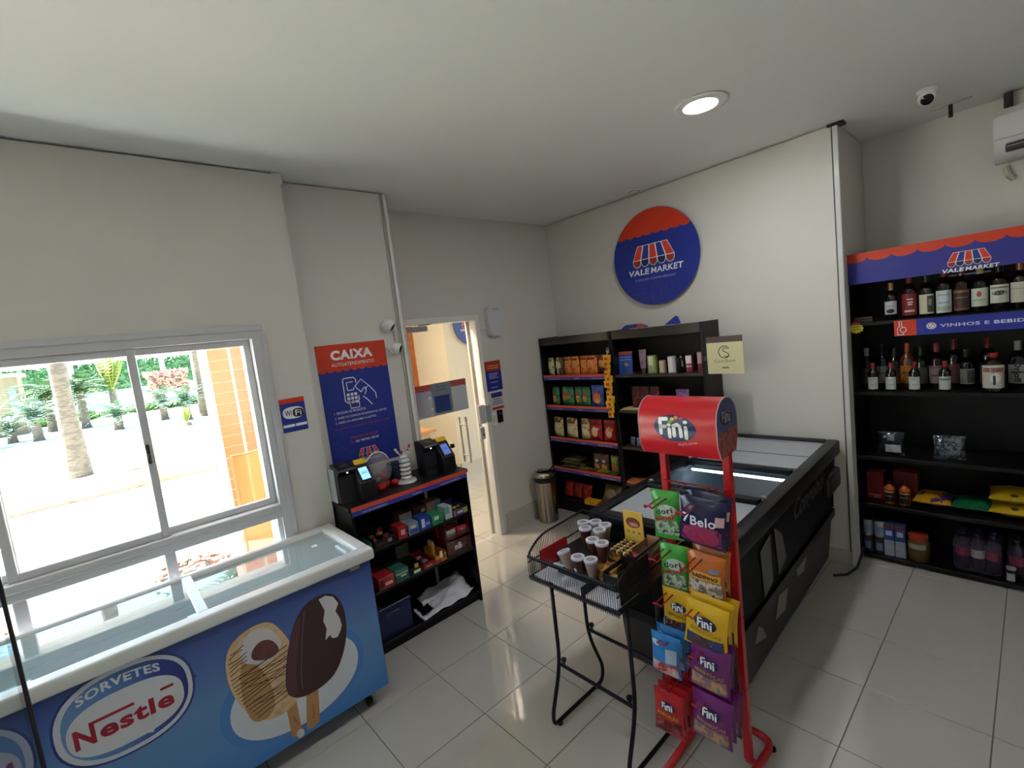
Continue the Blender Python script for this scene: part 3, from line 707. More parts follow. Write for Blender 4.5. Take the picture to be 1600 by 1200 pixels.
MB().poly(F, rounded([(.565, .70), (.585, .70), (.545, .55), (.515, .40), (.515, .33), (.475, .335), (.462, .39), (.49, .53), (.53, .64)]), .0052, .0056).build('glossy_side', nm('dark_chocolate_side', '#55303a', .3), ck)
MB().stroke(F, [(.60, .715), (.57, .58), (.54, .42), (.535, .34)], .004, .0058).build('shine_line', c('#7a565c'), ck)
MB().poly(F, [(.675, .738), (.71, .742), (.745, .72), (.765, .675), (.745, .64), (.76, .60), (.765, .555), (.755, .53), (.735, .505), (.71, .512), (.70, .535), (.675, .52), (.69, .575), (.68, .62), (.695, .67)], .0052, .0058).build('bitten_ice_cream', c('#cfcad0'), ck)
text(sk, F, 'Nestlé', .484, .205, .055, .012, c('#7b4a2a'), .002, .0, rot=-1.3)
text(sk2, F, 'Nestlé', .566, .20, .07, .013, c('#7b4a2a'), .002, .0, rot=1.45)
MB().cyl((.302, .322, .135), (.316, .322, .135), .017, n=16).build('drain_plug', c('#c8c8c4', .4), t)
MB().poly(F, rrect(.852, .905, .805, .822, .004), .0004, .0012).build('maker_plate', nm('silver_badge', '#b9a890', .35, .5), t)

# ------------------------------------------------------------------ black island freezer
IF = thing('island_freezer', 'long black island freezer with sliding glass lids in front of the sign wall', 'freezer', (-1.262, 1.915, 0), math.radians(2.0))
L = 1.905
LIPM = nm('black_lip', '#0d0b0f', .4, spec=.35); SK = nm('grey_skirt', '#3f3c3b', .6, spec=.3)
F0 = Fr((0, 0, 0), (1, 0, 0), (0, 0, 1))          # n towards -y
def prism_y(pts, a, b): return MB().poly(F0, pts, -b, -a)
prism_y([(-.362, .83), (-.345, .60), (-.325, .42), (.325, .42), (.345, .60), (.362, .83), (.34, .83), (.33, .44), (-.33, .44), (-.34, .83)], .03, L-.02).build('body_shell', nm('black_panel', '#070608', .55, spec=.15), IF)
prism_y([(-.34, .44), (.34, .44), (.35, .83), (-.35, .83)], .025, .045).build('end_panel', nm('black_panel', '#070608', .55, spec=.15), IF)
prism_y([(-.34, .44), (.34, .44), (.35, .83), (-.35, .83)], L-.04, L-.02).build('end_panel', nm('black_panel', '#070608', .55, spec=.15), IF)
prism_y([(-.345, .375), (.345, .375), (.345, .425), (-.345, .425)], .02, L-.015).build('belt', LIPM, IF)
prism_y([(-.325, .375), (-.295, .05), (.295, .05), (.325, .375)], .12, L-.03).build('skirt', SK, IF)
lip = MB()
lip.rbox(-.392, -.318, 0, L, .835, .935, .014, 2).rbox(.318, .392, 0, L, .835, .935, .014, 2).rbox(-.32, .32, 0, .075, .835, .935, .014, 2).rbox(-.32, .32, L-.06, L, .835, .935, .014, 2)
lip.build('lip_frame', LIPM, IF, True)
MB().rbox(-.30, .30, .012, .05, .928, .938, .003).build('lip_inlay', nm('satin_black', '#2c282d', .3), IF)
lin_ = MB().box(-.33, -.318, .07, L-.06, .45, .90).box(.318, .33, .07, L-.06, .45, .90).box(-.318, .318, .07, .08, .45, .90).box(-.318, .318, L-.07, L-.06, .45, .90).box(-.318, .318, .08, L-.07, .45, .46)
lin_.build('liner', nm('white_liner', '#c4ced6', .4), IF)
GI = glass('#dde8ec', 1.25, .03, 1.6, 'freezer_glass')
GL2 = film('#b9bdc2', .80, .12)  # semi-opaque grey; the near lid's ceiling reflection is put into this colour
lid1 = MB().box(-.315, .315, .06, .52, .912, .917).build('glass_lid', GL2, IF)
lid2 = MB().box(-.315, .315, .52, 1.05, .905, .910).build('glass_lid', GI, IF)
lid3 = MB().box(-.315, .315, 1.07, 1.46, .912, .917).build('glass_lid', GL2, IF)
lid4 = MB().box(-.315, .315, 1.465, L-.05, .912, .917).build('glass_lid', GL2, IF)
MB().box(-.315, .315, 1.459, 1.466, .9115, .919).build('lid_joint', c('#2b2d2e'), IF)
for ld, y in ((lid1, .505), (lid2, 1.05)):
    MB().rbox(-.318, .318, y, y+.055, .905, .945, .008, 2).build('lid_bar', LIPM, ld, True)
    for sx in (-1, 1): MB().rbox(sx*.325-.012, sx*.325+.012, y+.055, y+.075, .934, .948, .003).build('lid_clip', c('#9c9a96', .4), ld)
MB().rbox(-.29, .29, 1.035, 1.047, .875, .89, .003).build('led_strip', nm('lit_tube', '#eef6ff', .4, emit=1.1), IF)
for sx in (-.23, .23):
    for y in (.20, L-.15): MB().cyl((sx, y, 0), (sx, y, .03), .028, .022, 14).cyl((sx, y, .03), (sx, y, .12), .012, n=8).build('foot', BLACK, IF)
FR = Fr((.3585, 0, .72), (0, 1, 0), (.09, 0, 1))
text(IF, FR, 'Congelados', 1.30, .015, .78, .17, c('#4f4a4b', .5), .003, .02, .12)
GP = c('#565254', .5)
for pts in ([(.36, .02), (.50, .06), (.58, -.24), (.46, -.28)], [(.56, .07), (.70, -.02), (.80, -.20), (.68, -.25)], [(.02, -.03), (.10, .02), (.14, -.22), (.06, -.27)]):
    MB().poly(FR, pts, .002, .003).build('printed_facet', GP, IF)
FS = Fr((.3255, 0, .375), (0, 1, 0), (.0923, 0, 1))
for pts in ([(.70, -.04), (.86, -.07), (.84, -.20), (.66, -.17)], [(1.02, -.03), (1.24, -.03), (1.20, -.12), (1.06, -.10)], [(.38, -.05), (.45, -.10), (.52, -.19), (.34, -.13)], [(.14, -.10), (.22, -.12), (.2, -.22), (.12, -.2)]):
    MB().poly(FS, pts, .002, .003).build('printed_facet', c('#7d7976', .5), IF)
MB().rbox(.345, .40, L-.35, L-.05, .62, .76, .02, 2).build('side_bumper', BLACK, IF)
t = MB().tube([(-.955, 3.60, .02), (-.89, 3.66, .02), (-.845, 3.74, .05), (-.83, 3.80, .12), (-.832, 3.846, .16)], .009, 8).build('power_cable', BLACK)
tag(t, 'black power cable from the island freezer to the corner wall', 'cable')
# frozen goods in the island freezer
rr = random.Random(5)
FZ = [('#c7b63a', '#6e8a3a', '#e0d8a0'), ('#8fa39a', '#5d7a6a', '#c8d0c0'), ('#a89a72', '#5f6b4c', '#d6c8a0'), ('#b9c24a', '#7d8c34', '#dfe0b0'), ('#7a8f86', '#48604e', '#a8b6aa')]
CN = ['yellow and green', 'grey green', 'tan and olive', 'lime green', 'dull green']
fzn = 0
for k in range(5):
    f = BagFr(.165, .22, .06, 40+k)
    o = MB().bag(f, 7, 7).xf(Matrix.Rotation(-PI/2+rr.uniform(-.12, .12), 4, 'X')).build('frozen_pack', mottle(FZ[k], 22, .35), None, True)
    o.location = (-1.262+(-.19+.17*(k % 3)), 2.48+.24*(k//3)+rr.uniform(-.01, .01), .70+.005*k); o.rotation_euler = (0, 0, rr.uniform(-.2, .2))
    tag(o, CN[k]+' frozen food pack under the lit middle lid', 'pack', 'packs in the island freezer')
for k, (h, n) in enumerate((('#e3c02a', 'yellow'), ('#2a86b8', 'bright blue'), ('#8a2f2c', 'dark red'))):
    f = BagFr(.13, .17, .05, 50+k)
    o = MB().bag(f, 7, 7).xf(Matrix.Rotation(-PI/2, 4, 'X')).build('frozen_pack', mottle([h, h, '#e8e4d0'], 16, .3, sharp=True), None, True)
    o.location = (-1.035, 2.10+.10*k, .77+.012*k); o.rotation_euler = (0, 0, .2*k-.2)
    tag(o, n+' frozen food pack heaped at the near end of the island freezer', 'pack', 'packs in the island freezer')

# ------------------------------------------------------------------ checkout shelf
D = thing('checkout_shelf', 'low black shelf unit with checkout stations under the poster', 'shelf', (-2.78, 1.04, 0))
DW, DD = .878, .383
for y in (0, DW-.018): MB().rbox(-DD, 0, y, y+.018, .0, .985, .002).build('side_panel', BLACKM, D)
MB().rbox(-DD, .002, -.012, DW+.012, .985, 1.012, .003).build('top_board', BLACKM, D)
MB().box(-DD, -DD+.012, .018, DW-.018, .06, .985).build('back_panel', BLACKM, D)
for z in (.06, .405, .675): MB().rbox(-DD+.012, -.006, .018, DW-.018, z, z+.02, .002).build('shelf_board', BLACKM, D)
MB().box(-.05, -.03, .018, DW-.018, 0, .06).build('plinth', BLACKM, D)
def strip(parent, fr, w, h=.05, z=0, red='#cf4a33', blue='#3b3f9a', writes=True):
    s = MB().poly(fr, [(0, z), (w, z), (w, z+h*.58), (0, z+h*.58)], .0005, .003).build('price_strip', c(blue, .4), parent)
    MB().poly(fr, scallop(0, w, z+h, z+h*.58, max(6, int(w/.035)), h*.05, 4), .0005, .0032).build('strip_edge', c(red, .4), s)
    if writes:
        for u, ww in ((.17, .17), (.52, .07), (.83, .17)):
            text(s, fr, 'VALE MARKET' if ww < .1 else 'TUDO EM CONVENIÊNCIAS', u*w, z+h*.25, ww*w*1.15, h*.2, c('#c9cdec'), .0045, .01)
    return s
strip(D, Fr((.002, .004, .952), (0, 1, 0), (0, 0, 1)), DW-.008, .056)

def shelf_unit(name, label, x, w, strips, boards, mids):
    t = thing(name, label, 'shelf', (x, 3.56, 0))
    for a in (0, w-.02): MB().rbox(a, a+.02, 0, .29, 0, 1.866, .002).build('side_panel', BLACKM, t)
    MB().rbox(.02, w-.02, .004, .29, 1.80, 1.82, .002).build('top_board', BLACKM, t)
    MB().rbox(.02, w-.02, .001, .018, 1.785, 1.864, .002).build('top_fascia', nm('brown_black_laminate', '#2b2523', .3), t)
    MB().box(.02, w-.02, .278, .288, .10, 1.80).build('back_panel', BLACKM, t)
    MB().box(.02, w-.02, .02, .04, 0, .10).build('plinth', BLACKM, t)
    for z in boards: MB().rbox(.02, w-.02, .004, .278, z-.022, z, .002).build('shelf_board', nm('board_edge', '#3a3230', .35) if not strips else BLACKM, t)
    if strips:
        for z in boards[:-1]: strip(t, Fr((.022, 0, z-.044), (1, 0, 0), (0, 0, 1)), w-.044, .052, 0, '#d8553c', '#4a3f9c')
    return t
SB = [1.466, 1.150, .808, .482, .125]
shelf_unit('snack_shelf', 'tall black shelf with orange and blue price strips full of snack bags', -3.522, .905, True, SB, 0)
RB = [1.460, 1.130, .785, .430, .125]
shelf_unit('gift_shelf', 'tall black shelf without price strips beside the snack shelf', -2.612, .872, False, RB, 0)

# wine shelf in the recess
WS = thing('wine_shelf', 'wide black drinks shelf with a blue and orange header board in the recess', 'shelf', (-.90, 4.02, 0))
WW = 1.30
for a in (0, WW-.02): MB().rbox(a, a+.02, 0, .44, 0, 2.10, .002).build('side_panel', BLACKM, WS)
MB().box(.02, WW-.02, .43, .44, 0, 2.10).build('back_panel', BLACKM, WS)
WB = [1.735, 1.243, .778, .424, .04]
for z in WB: MB().rbox(.02, WW-.02, .003, .43, z-.025, z, .002).build('shelf_board', BLACKM, WS)
MB().rbox(.0, WW, .0, .44, 2.08, 2.10, .002).build('top_board', BLACKM, WS)
hdr = MB().box(-.003, WW+.003, -.016, -.001, 2.0, 2.207).build('header_board', c('#2c2f8c', .35), WS)
FH = Fr((-.003, -.016, 2.0), (1, 0, 0), (0, 0, 1))
MB().poly(FH, scallop(0, WW+.006, .207, .174, 10, .030, 8), .0005, .0016).build('awning_band', c('#cc3b1e', .35), hdr)
awning_logo(hdr, FH, .625, .058, .19, .0016)
sp = MB().box(.258, WW-.01, -.010, -.001, 1.625, 1.727).build('category_strip', c('#1d2b96', .35), WS)
FP = Fr((0, -.010, 1.625), (1, 0, 0), (0, 0, 1))
MB().poly(FP, [(.258, 0), (.372, 0), (.372, .102), (.258, .102)], .0003, .0012).build('orange_end', SIGNR, sp)
MB().stroke(FP, [(.275, .008), (.275, .05), (.285, .062), (.285, .095), (.297, .095), (.297, .062), (.304, .052)], .004, .0016).stroke(FP, [(.272, .008), (.31, .008)], .004, .0016).ring(FP, .305, .040, .017, .019, .004, .0016, 20).stroke(FP, [(.305, .02), (.305, .008)], .004, .0016).build('bottle_drawing', LW, sp)
MB().disc(FP, .445, .053, .024, .021, .0012).build('no_minors_badge', LW, sp)
MB().ring(FP, .445, .053, .018, .016, .003, .0018, 20).stroke(FP, [(.433, .043), (.457, .063)], .003, .0018).build('badge_drawing', c('#8a2a22'), sp)
text(sp, FP, 'VINHOS E BEBIDAS ALCOÓLICAS', .855, .053, .74, .026, c('#c9cdec'), .0014, .03)

# navy crate and bag in the bottom of the checkout shelf
t = thing('crate', 'navy blue plastic crate in the bottom of the checkout shelf', 'crate', (-2.965, 1.225, .0805))
NV = nm('navy_plastic', '#1b2150', .4)
b = MB()
for x0, x1, ya, yb in ((-.14, .14, -.135, -.128), (-.14, .14, .128, .135), (-.14, -.133, -.128, .128), (.133, .14, -.128, .128)): b.box(x0, x1, ya, yb, 0, .20)
b.box(-.133, .133, -.128, .128, 0, .006); b.build('body', NV, t)
MB().rbox(-.148, .148, -.143, -.128, .188, .206, .003).rbox(-.148, .148, .128, .143, .188, .206, .003).rbox(-.148, -.133, -.128, .128, .188, .206, .003).rbox(.133, .148, -.128, .128, .188, .206, .003).build('rim', NV, t)
MB().rbox(.14, .146, -.05, .05, .13, .16, .004).build('hand_grip', nm('navy_plastic_dark', '#121736', .4), t)
t = MB(); rr = random.Random(9)
f = BagFr(.17, .15, .10, 77); t.bag(f, 7, 7); o = t.build('paper_bundle', mottle(['#b9b7b6', '#9d9a9a'], 20, .7), None, True, (-2.955, 1.18, .088))
tag(o, 'crumpled grey bundle lying in the navy crate', 'bundle')
# white carrier bag, limp over the front of the bottom board
N = 13; M_ = 22; vs = []; fs = []
rr = random.Random(21)
for j in range(N+1):
    for i in range(M_+1):
        u, v = i/M_, j/N
        y = 1.425+.44*u; x = -3.03+.24*v+.010*math.sin(9*u+2*v)
        z = .090+.075*u*(1-v)**1.2+.012*math.sin(7*u+5*v)+.008*math.sin(19*u-11*v)+.008*math.sin(23*v+4*u)+.02*u
        if v > .75: z -= .10*(v-.75)*(1-u)
        vs.append((x, y, max(.086, z)))
for j in range(N):
    for i in range(M_):
        u, v = (i+.5)/M_, (j+.5)/N
        if u < .26 and .42 < v < .80 and u > .04+.1*abs(v-.6): continue     # the hand hole
        if u < .16 and v < .35: continue
        a = j*(M_+1)+i; fs.append((a, a+1, a+M_+2, a+M_+1))
b = MB(); b.add(vs, fs); o = b.build('carrier_bag', nm('white_plastic_film', '#dcdbe4', .4), None, 'all')
sm = o.modifiers.new('thickness', 'SOLIDIFY'); sm.thickness = .002
tag(o, 'crumpled white plastic carrier bag on the bottom board of the checkout shelf', 'bag')
# trash bin
t = thing('trash_bin', 'round stainless steel trash bin with a black collar by the snack shelf', 'bin', (-3.385, 3.29, 0))
t.location = (-3.385, 3.285, 0)
MB().lathe([(.100, 0), (.103, .004), (.103, .015), (.101, .02), (.101, .42)], 40).build('body', nm('brushed_steel', '#b7ab9c', .24, 1.), t, True)
MB().lathe([(.104, .42), (.107, .424), (.107, .47), (.104, .474)], 40).build('collar', nm('black_plastic', '#1a1618', .35), t, True)
MB().lathe([(.107, .474), (.118, .48), (.119, .492), (.108, .512), (.085, .520), (.078, .516), (.075, .50)], 40).build('ring_lid', CHROME, t, True)
MB().lathe([(.0001, .47), (.076, .478), (.0765, .50)], 30).build('lid_well', BLACK, t, True)
MB().tube([(.0, .06, .505), (.03, .085, .535), (.045, .09, .55)], .006, 6).build('lid_tab', BLACK, t)
# ------------------------------------------------------------------ goods
def snack(name, label, loc, w, h, d, cols, seed, rz=0., tilt=0., group=None, patch=None, sealc=None, words=None, sc=16., cat='bag', rough=.33, flat=False):
    """a filled bag: body, two crimped seals, a printed patch; front towards -y"""
    if name == 'snack_bag' and not flat: w *= 1.2; h *= 1.04
    f = BagFr(w, h, d, seed)
    rot = (tilt, 0, rz) if not flat else (-PI/2+tilt, 0, rz)
    t = thing(name, label, cat, loc, group=group, rot=rot)
    MB().bag(f).build('body', cols if not isinstance(cols, (list, tuple)) else mottle(cols, sc, rough, sharp=True), t, 'all')
    sm = sealc or c('#6b5a40', .4)
    for v0, v1 in ((.0, .045), (.955, 1.)):
        s = MB(); lo_ = []; hi_ = []
        for i in range(11):
            k = .0026 if i % 2 else .0014; lo_ += [((i/10-.5)*w*.99, -k, v0*h), ((i/10-.5)*w*.99, k, v0*h)]; hi_ += [((i/10-.5)*w*.99, -k, v1*h), ((i/10-.5)*w*.99, k, v1*h)]
        s.add(lo_+hi_, [q for i in range(10) for q in ((2*i, 2*i+2, 24+2*i, 22+2*i), (2*i+3, 2*i+1, 23+2*i, 25+2*i), (22+2*i, 24+2*i, 25+2*i, 23+2*i), (2*i, 2*i+1, 2*i+3, 2*i+2))])
        s.build('crimped_seal', sm, t)
    if patch:
        for kind, hexs, cu, cv, ru, rv in patch:
            b = MB()
            if kind == 'o': b.disc(f, cu*w, cv*h, ru*w, rv*h, .0022, 20, 3)
            else: b.patch(f, (cu-ru)*w, (cu+ru)*w, (cv-rv)*h, (cv+rv)*h, 8, 5, .0018)
            b.build('printed_patch', hexs if not isinstance(hexs, str) else (c(hexs, .35)), t)
    if words:
        for s_, cu, cv, ww, hh, col, bold, sh in words: text(t, f, s_, cu*w, cv*h, ww*w, hh*h, c(col, .35), .0034, bold, sh)
    return t
def boxthing(name, label, loc, w, d, h, cols, rz=0., group=None, cat='box', bands=(), lid=None, rot=None):
    """a small carton; front face towards -y"""
    t = thing(name, label, cat, loc, rz, group, rot)
    MB().rbox(-w/2, w/2, 0, d, 0, h, min(.0018, w*.1)).build('carton', cols if not isinstance(cols, str) else c(cols, .35), t)
    F = Fr((0, 0, 0), (1, 0, 0), (0, 0, 1))
    for hx, u0, u1, v0, v1 in bands: MB().poly(F, [(u0*w, v0*h), (u1*w, v0*h), (u1*w, v1*h), (u0*w, v1*h)], .0002, .001).build('printed_panel', hx if not isinstance(hx, str) else c(hx, .35), t)
    return t
ORD = ['first', 'second', 'third', 'fourth', 'fifth', 'sixth', 'seventh', 'eighth', 'ninth', 'tenth', 'eleventh']
# ---- snack shelf, top board
X0 = -3.522; z = SB[0]+.001; g = 'snack bags on the top board of the snack shelf'
GRN = ['#4a8450', '#d9c998', '#5fa56c', '#e6dcb8']; ORG = ['#c8541f', '#e58a38', '#a8431a', '#efc08c']
for i, (xx, w_, cols, lab) in enumerate(((-3.435, .085, GRN, 'pale green snack bag at the left end of the top board'), (-3.345, .06, GRN, 'narrow green snack bag second from the left on the top board'), (-3.30, .055, ['#355c38', '#7a2f1c', '#54814c'], 'dark green and red snack bag third from the left on the top board'),
        (-3.215, .095, ORG, 'orange snack bag beside the green bags on the top board'), (-3.105, .09, ORG, 'orange snack bag in the middle of the top board'), (-3.00, .085, ORG, 'orange snack bag right of the middle on the top board'), (-2.895, .105, ORG, 'widest orange snack bag near the yellow hanging strip'), (-2.785, .075, ['#5a1d16', '#7a2a1c', '#8d8178'], 'dark red snack bag half behind the yellow hanging strip'))):
    snack('snack_bag', lab, (xx, 3.62+.012*(i % 2), z), w_, .178, .05, cols, 100+i, rz=-.25+.06*i, tilt=-.04, group=g, sc=13, patch=[('o', '#d9cda8' if i < 3 else '#d98a4a', .02, .55, .3, .2), ('r', '#6d6a4e' if i < 3 else '#7a2c16', 0, .83, .34, .05)])
snack('snack_bag', 'blue and red snack bag lying high behind the dark red bag', (-2.715, 3.70, z), .11, .235, .05, ['#27408f', '#c9c6cf', '#8f2a34'], 120, tilt=-.05, group=g, patch=[('o', '#c4c8d6', .1, .8, .25, .08)])
# second board
z = SB[1]+.001; g = 'snack bags on the second board of the snack shelf'
G2 = ['#235c36', '#3a8a4a', '#244a74', '#62b068']
for i, xx in enumerate((-3.41, -3.29, -3.215, -3.11, -3.0)):
    snack('snack_bag', ['green and blue snack bag at the left end of the second board', 'dark green snack bag second from the left on the second board', 'green snack bag with an orange picture in the middle of the second board', 'green and orange snack bag fourth from the left on the second board', 'dark green snack bag beside the blue one on the second board'][i],
          (xx, 3.615+.014*(i % 2), z), (.10, .085, .10, .095, .09)[i], .185, .05, G2, 130+i, rz=-.22+.04*i, tilt=-.05, group=g, sc=12,
          patch=[('o', '#d08a34', -.02+.05*(i % 2), .3+.1*(i % 3), .30, .16), ('o', '#b8474a' if i % 2 else '#8a4a78', .0, .62, .32, .10), ('r', '#d7d3c4', .02, .47, .2, .03)])
snack('snack_bag', 'bright blue snack bag with an orange picture on the second board', (-2.86, 3.615, z), .125, .20, .05, ['#2a57bc', '#3a72d6', '#1f4694'], 140, tilt=-.05, group=g, patch=[('o', '#d8743a', .04, .38, .34, .26), ('o', '#e0b48a', .05, .28, .2, .1), ('r', '#b53a34', 0, .68, .3, .06)])
# third board
z = SB[2]+.001; g = 'clear-topped snack bags on the third board of the snack shelf'
T3 = ['#a8935c', '#dcc890', '#8a5a34', '#d0b068']; R3 = ['#cf2820', '#a31a1c', '#e2553c']
for i, (xx, w_, cols, lab) in enumerate(((-3.42, .135, T3, 'tan snack bag at the left end of the third board'), (-3.235, .14, T3, 'tan snack bag second from the left on the third board'), (-3.055, .09, T3, 'narrow tan snack bag with an orange band on the third board'), (-2.925, .125, R3, 'red snack bag beside the tan ones on the third board'), (-2.755, .115, R3, 'red snack bag at the right end of the third board'))):
    snack('snack_bag', lab, (xx, 3.615, z), w_, .20, .055, cols, 150+i, rz=(-.2, -.12, 0, .05, .1)[i], tilt=-.06, group=g, sc=12,
          patch=[('o', '#d8cfae' if i < 3 else '#e0b890', .0, .42, .25, .24), ('r', '#7a5a34' if i < 3 else '#6d1014', .0, .80, .38, .07), ('o', '#cf8a3a' if i in (2, 4) else '#e0ddd4', .12, .55, .22, .06)])
# fourth board
z = SB[3]+.001; g = 'packs on the fourth board of the snack shelf'
for i in range(4):
    snack('snack_bag', ['lowest', 'second lowest', 'second highest', 'topmost'][i]+' olive bar pack in the flat pile at the left of the fourth board', (-3.27+.02*math.sin(i*2.1), 3.585+.01*(i % 2), z+.013+.024*i), .30-.02*i, .15, .028, ['#4c4a2a', '#6d6a34', '#3a2a20', '#7f7f45'], 160+i, flat=True, rz=.06*(-1)**i, group=g, sc=20)
for i, xx in enumerate((-2.975, -2.885)):
    snack('snack_bag', ['brown and orange tube pack standing left on the fourth board', 'brown and orange tube pack standing beside its twin nearer the green one'][i], (xx, 3.66, z), .085, .165, .05, ['#4a3a36', '#7a5a48', '#3a2a2c'], 170+i, group=g, patch=[('o', '#c98a4a', 0, .28, .34, .18), ('o', '#cfd0d6', .05, .62, .2, .1)])
snack('snack_bag', 'light green tube pack standing at the right of the fourth board', (-2.765, 3.66, z), .075, .165, .05, ['#7d8f3a', '#98a64a', '#5f7a30'], 175, group=g, patch=[('o', '#b5642e', .05, .35, .3, .22), ('r', '#a3b356', 0, .84, .4, .07)])
for i in range(4):
    snack('snack_bag', ['green brown flat pack left of the front row on the fourth board', 'red and brown flat pack in the front row of the fourth board', 'yellow green flat pack in the front row of the fourth board', 'dark green flat pack at the right end of the fourth board'][i], (-3.12+.12*i, 3.572, z+.012), .13, .085, .022, [['#5a5a2c', '#7a7a3a', '#3a3a22'], ['#7a2420', '#5a3a2a', '#8a5a3a'], ['#98983a', '#7a7a30', '#b4b45a'], ['#3a4a26', '#55602c', '#2c3020']][i], 180+i, flat=True, rz=.08*(-1)**i, group=g, sc=20)
# bottom board
z = SB[4]+.001; g = 'packs on the bottom board of the snack shelf'
for i in range(3):
    snack('snack_bag', ['dark red bag at the left of the bottom board', 'dark red bag leaning second on the bottom board', 'dark red bag in the middle of the bottom board'][i], (-3.42+.125*i, 3.655, z+.012), .10, .15, .06, ['#a81c1a', '#c0281f', '#7a1418'], 190+i, tilt=-.3, rz=.03*(i-1), group=g, patch=[('o', '#a5502c', .1, .55, .2, .16)])
o = boxthing('snack_pack', 'bright yellow flat pack in front on the bottom board', (-3.045, 3.572, z), .17, .07, .05, nm('yellow_print', '#e2a91c', .35), .06, g, 'pack', [('#8a6a14', -.1, -.02, .3, .7), ('#8a6a14', .08, .16, .3, .7)])
snack('snack_bag', 'large red bag under the yellow pack on the bottom board', (-2.99, 3.575, z+.02), .28, .15, .036, ['#a01c18', '#861414', '#b43020'], 196, flat=True, rz=.1, group=g).location = (-2.86, 3.58, z+.02)
snack('snack_bag', 'green and brown snack bag leaning on the bottom board near the divider', (-2.88, 3.66, z+.016), .17, .19, .05, ['#55602c', '#7a5a34', '#8a8a4a'], 197, tilt=-.55, group=g, patch=[('o', '#a08a7a', 0, .5, .34, .22), ('r', '#5c6a28', 0, .88, .45, .06)])
# yellow strip of small packs hanging on the divider
t = thing('hanging_strip', 'hanging strip of small yellow snack packets on the snack shelf divider', 'packet strip', (-2.655, 3.551, 1.06))
MB().rbox(-.006, .006, .0, .002, 0, .60, .0005).build('clip_strip', c('#c9c6bc', .4), t)
MB().tube([(0, .004, .60), (0, .0075, .62), (0, .0085, .60)], .003, 6).build('hook', CHROME, t)
for i in range(12):
    f = BagFr(.082, .066, .022, 300+i)
    zc = .527-.0475*i
    b = MB().bag(f, 6, 6).xf(Matrix.Translation((.003*(-1)**i, -.014-.004*(i % 2), zc)) @ Matrix.Rotation(.07*(-1)**i, 4, 'Y') @ Matrix.Rotation(.25*(-1)**(i//2), 4, 'Z'))
    p = b.build('packet', mottle(['#d98a12', '#e8a91c', '#f0bf3a'], 26, .3), t, 'all')
    MB().disc(Fr((.003*(-1)**i, -.0275-.004*(i % 2), zc+.033), (1, 0, 0), (0, 0, 1)), 0, 0, .020, .012, .0005, 14, 1).build('printed_patch', c('#a8401c', .35), p)

# ---- gift shelf
z = RB[0]+.001; g = 'gifts on the top board of the gift shelf'
t = thing('card_sign', 'small blue card with an orange top standing on the gift shelf', 'card', (-2.525, 3.635, z), group=g, rot=(-.08, 0, .05))
MB().box(-.072, .072, 0, .003, 0, .205).build('card', c('#2b4a9c', .4), t)
F = Fr((0, 0, 0), (1, 0, 0), (0, 0, 1))
MB().poly(F, [(-.072, .18), (.072, .18), (.072, .205), (-.072, .205)], .0003, .001).build('top_band', c('#c94a30', .4), t)
MB().poly(F, [(-.06, .15), (.06, .15), (.06, .154), (-.06, .154)], .0003, .001).poly(F, [(-.06, .128), (.06, .128), (.06, .132), (-.06, .132)], .0003, .001).build('print_line', c('#9db0d8'), t)
MB().disc(F, .005, .085, .024, .018, .001, 18, 1).build('printed_badge', c('#8a8a86'), t)
t = thing('cream_tube', 'purple-pink cream tube standing cap down on the gift shelf', 'tube', (-2.345, 3.65, z), group=g)
MB().lathe([(.020, 0), (.020, .045), (.024, .047)], 18).build('cap', nm('copper_plastic', '#5c3a30', .3), t, True)
vs = []; fs = []
for k in range(6):
    q = k/5; rx = .026+.014*q; ry = .024*(1-q)+.002
    vs += [(rx*math.cos(2*PI*i/18), ry*math.sin(2*PI*i/18), .047+.165*q) for i in range(18)]
fs = [(k*18+i, k*18+(i+1) % 18, (k+1)*18+(i+1) % 18, (k+1)*18+i) for k in range(5) for i in range(18)]+[tuple(90+i for i in range(18))]
b = MB(); b.add(vs, fs); b.build('tube', mottle(['#6d4a62', '#8f7286', '#a38c98'], 14, .3), t, True)
BX = [(-2.255, .072, .07, .155, '#8fa04a', 'green and white perfume box', [('#d8d8c0', -.36, .2, .1, .95), ('#8fb08f', -.36, .2, .1, .45)]),
      (-2.157, .05, .05, .108, '#a88f6e', 'small beige perfume box', [('#d6bfa6', -.42, .2, .06, .94)]),
      (-2.067, .062, .06, .138, '#b5aeb6', 'white and grey perfume box', [('#ece6e4', -.46, .16, .04, .97)]),
      (-1.91, .055, .055, .142, '#6a1c22', 'white-fronted dark red perfume box', [('#eadfe2', -.46, .34, .5, .97), ('#8f2430', -.46, .34, .04, .28), ('#d8a8a0', -.46, .34, .3, .42)]),
      (-1.815, .042, .05, .165, '#7a2a34', 'pink and red perfume box by the side panel', [('#d9aeb0', -.46, .36, .42, .97)])]
for xx, w_, d_, h_, cl, lab, bands in BX: boxthing('perfume_box', lab+' on the gift shelf', (xx, 3.64, z), w_, d_, h_, c(cl, .35), .28, g, bands=bands)
t = thing('perfume_bottle', 'black perfume bottle with a silver cap among the boxes', 'bottle', (-1.985, 3.66, z), group=g)
MB().rbox(-.03, .03, -.018, .018, 0, .125, .006, 2).build('body', nm('black_glass', '#0d0d10', .08), t, True)
MB().cyl((0, 0, .125), (0, 0, .155), .014, n=16).build('cap', nm('black_glass', '#0d0d10', .08), t, True)
MB().cyl((0, 0, .126), (0, 0, .134), .0152, n=16).build('collar', CHROME, t, True)
z = RB[1]+.001; g = 'gifts on the second board of the gift shelf'
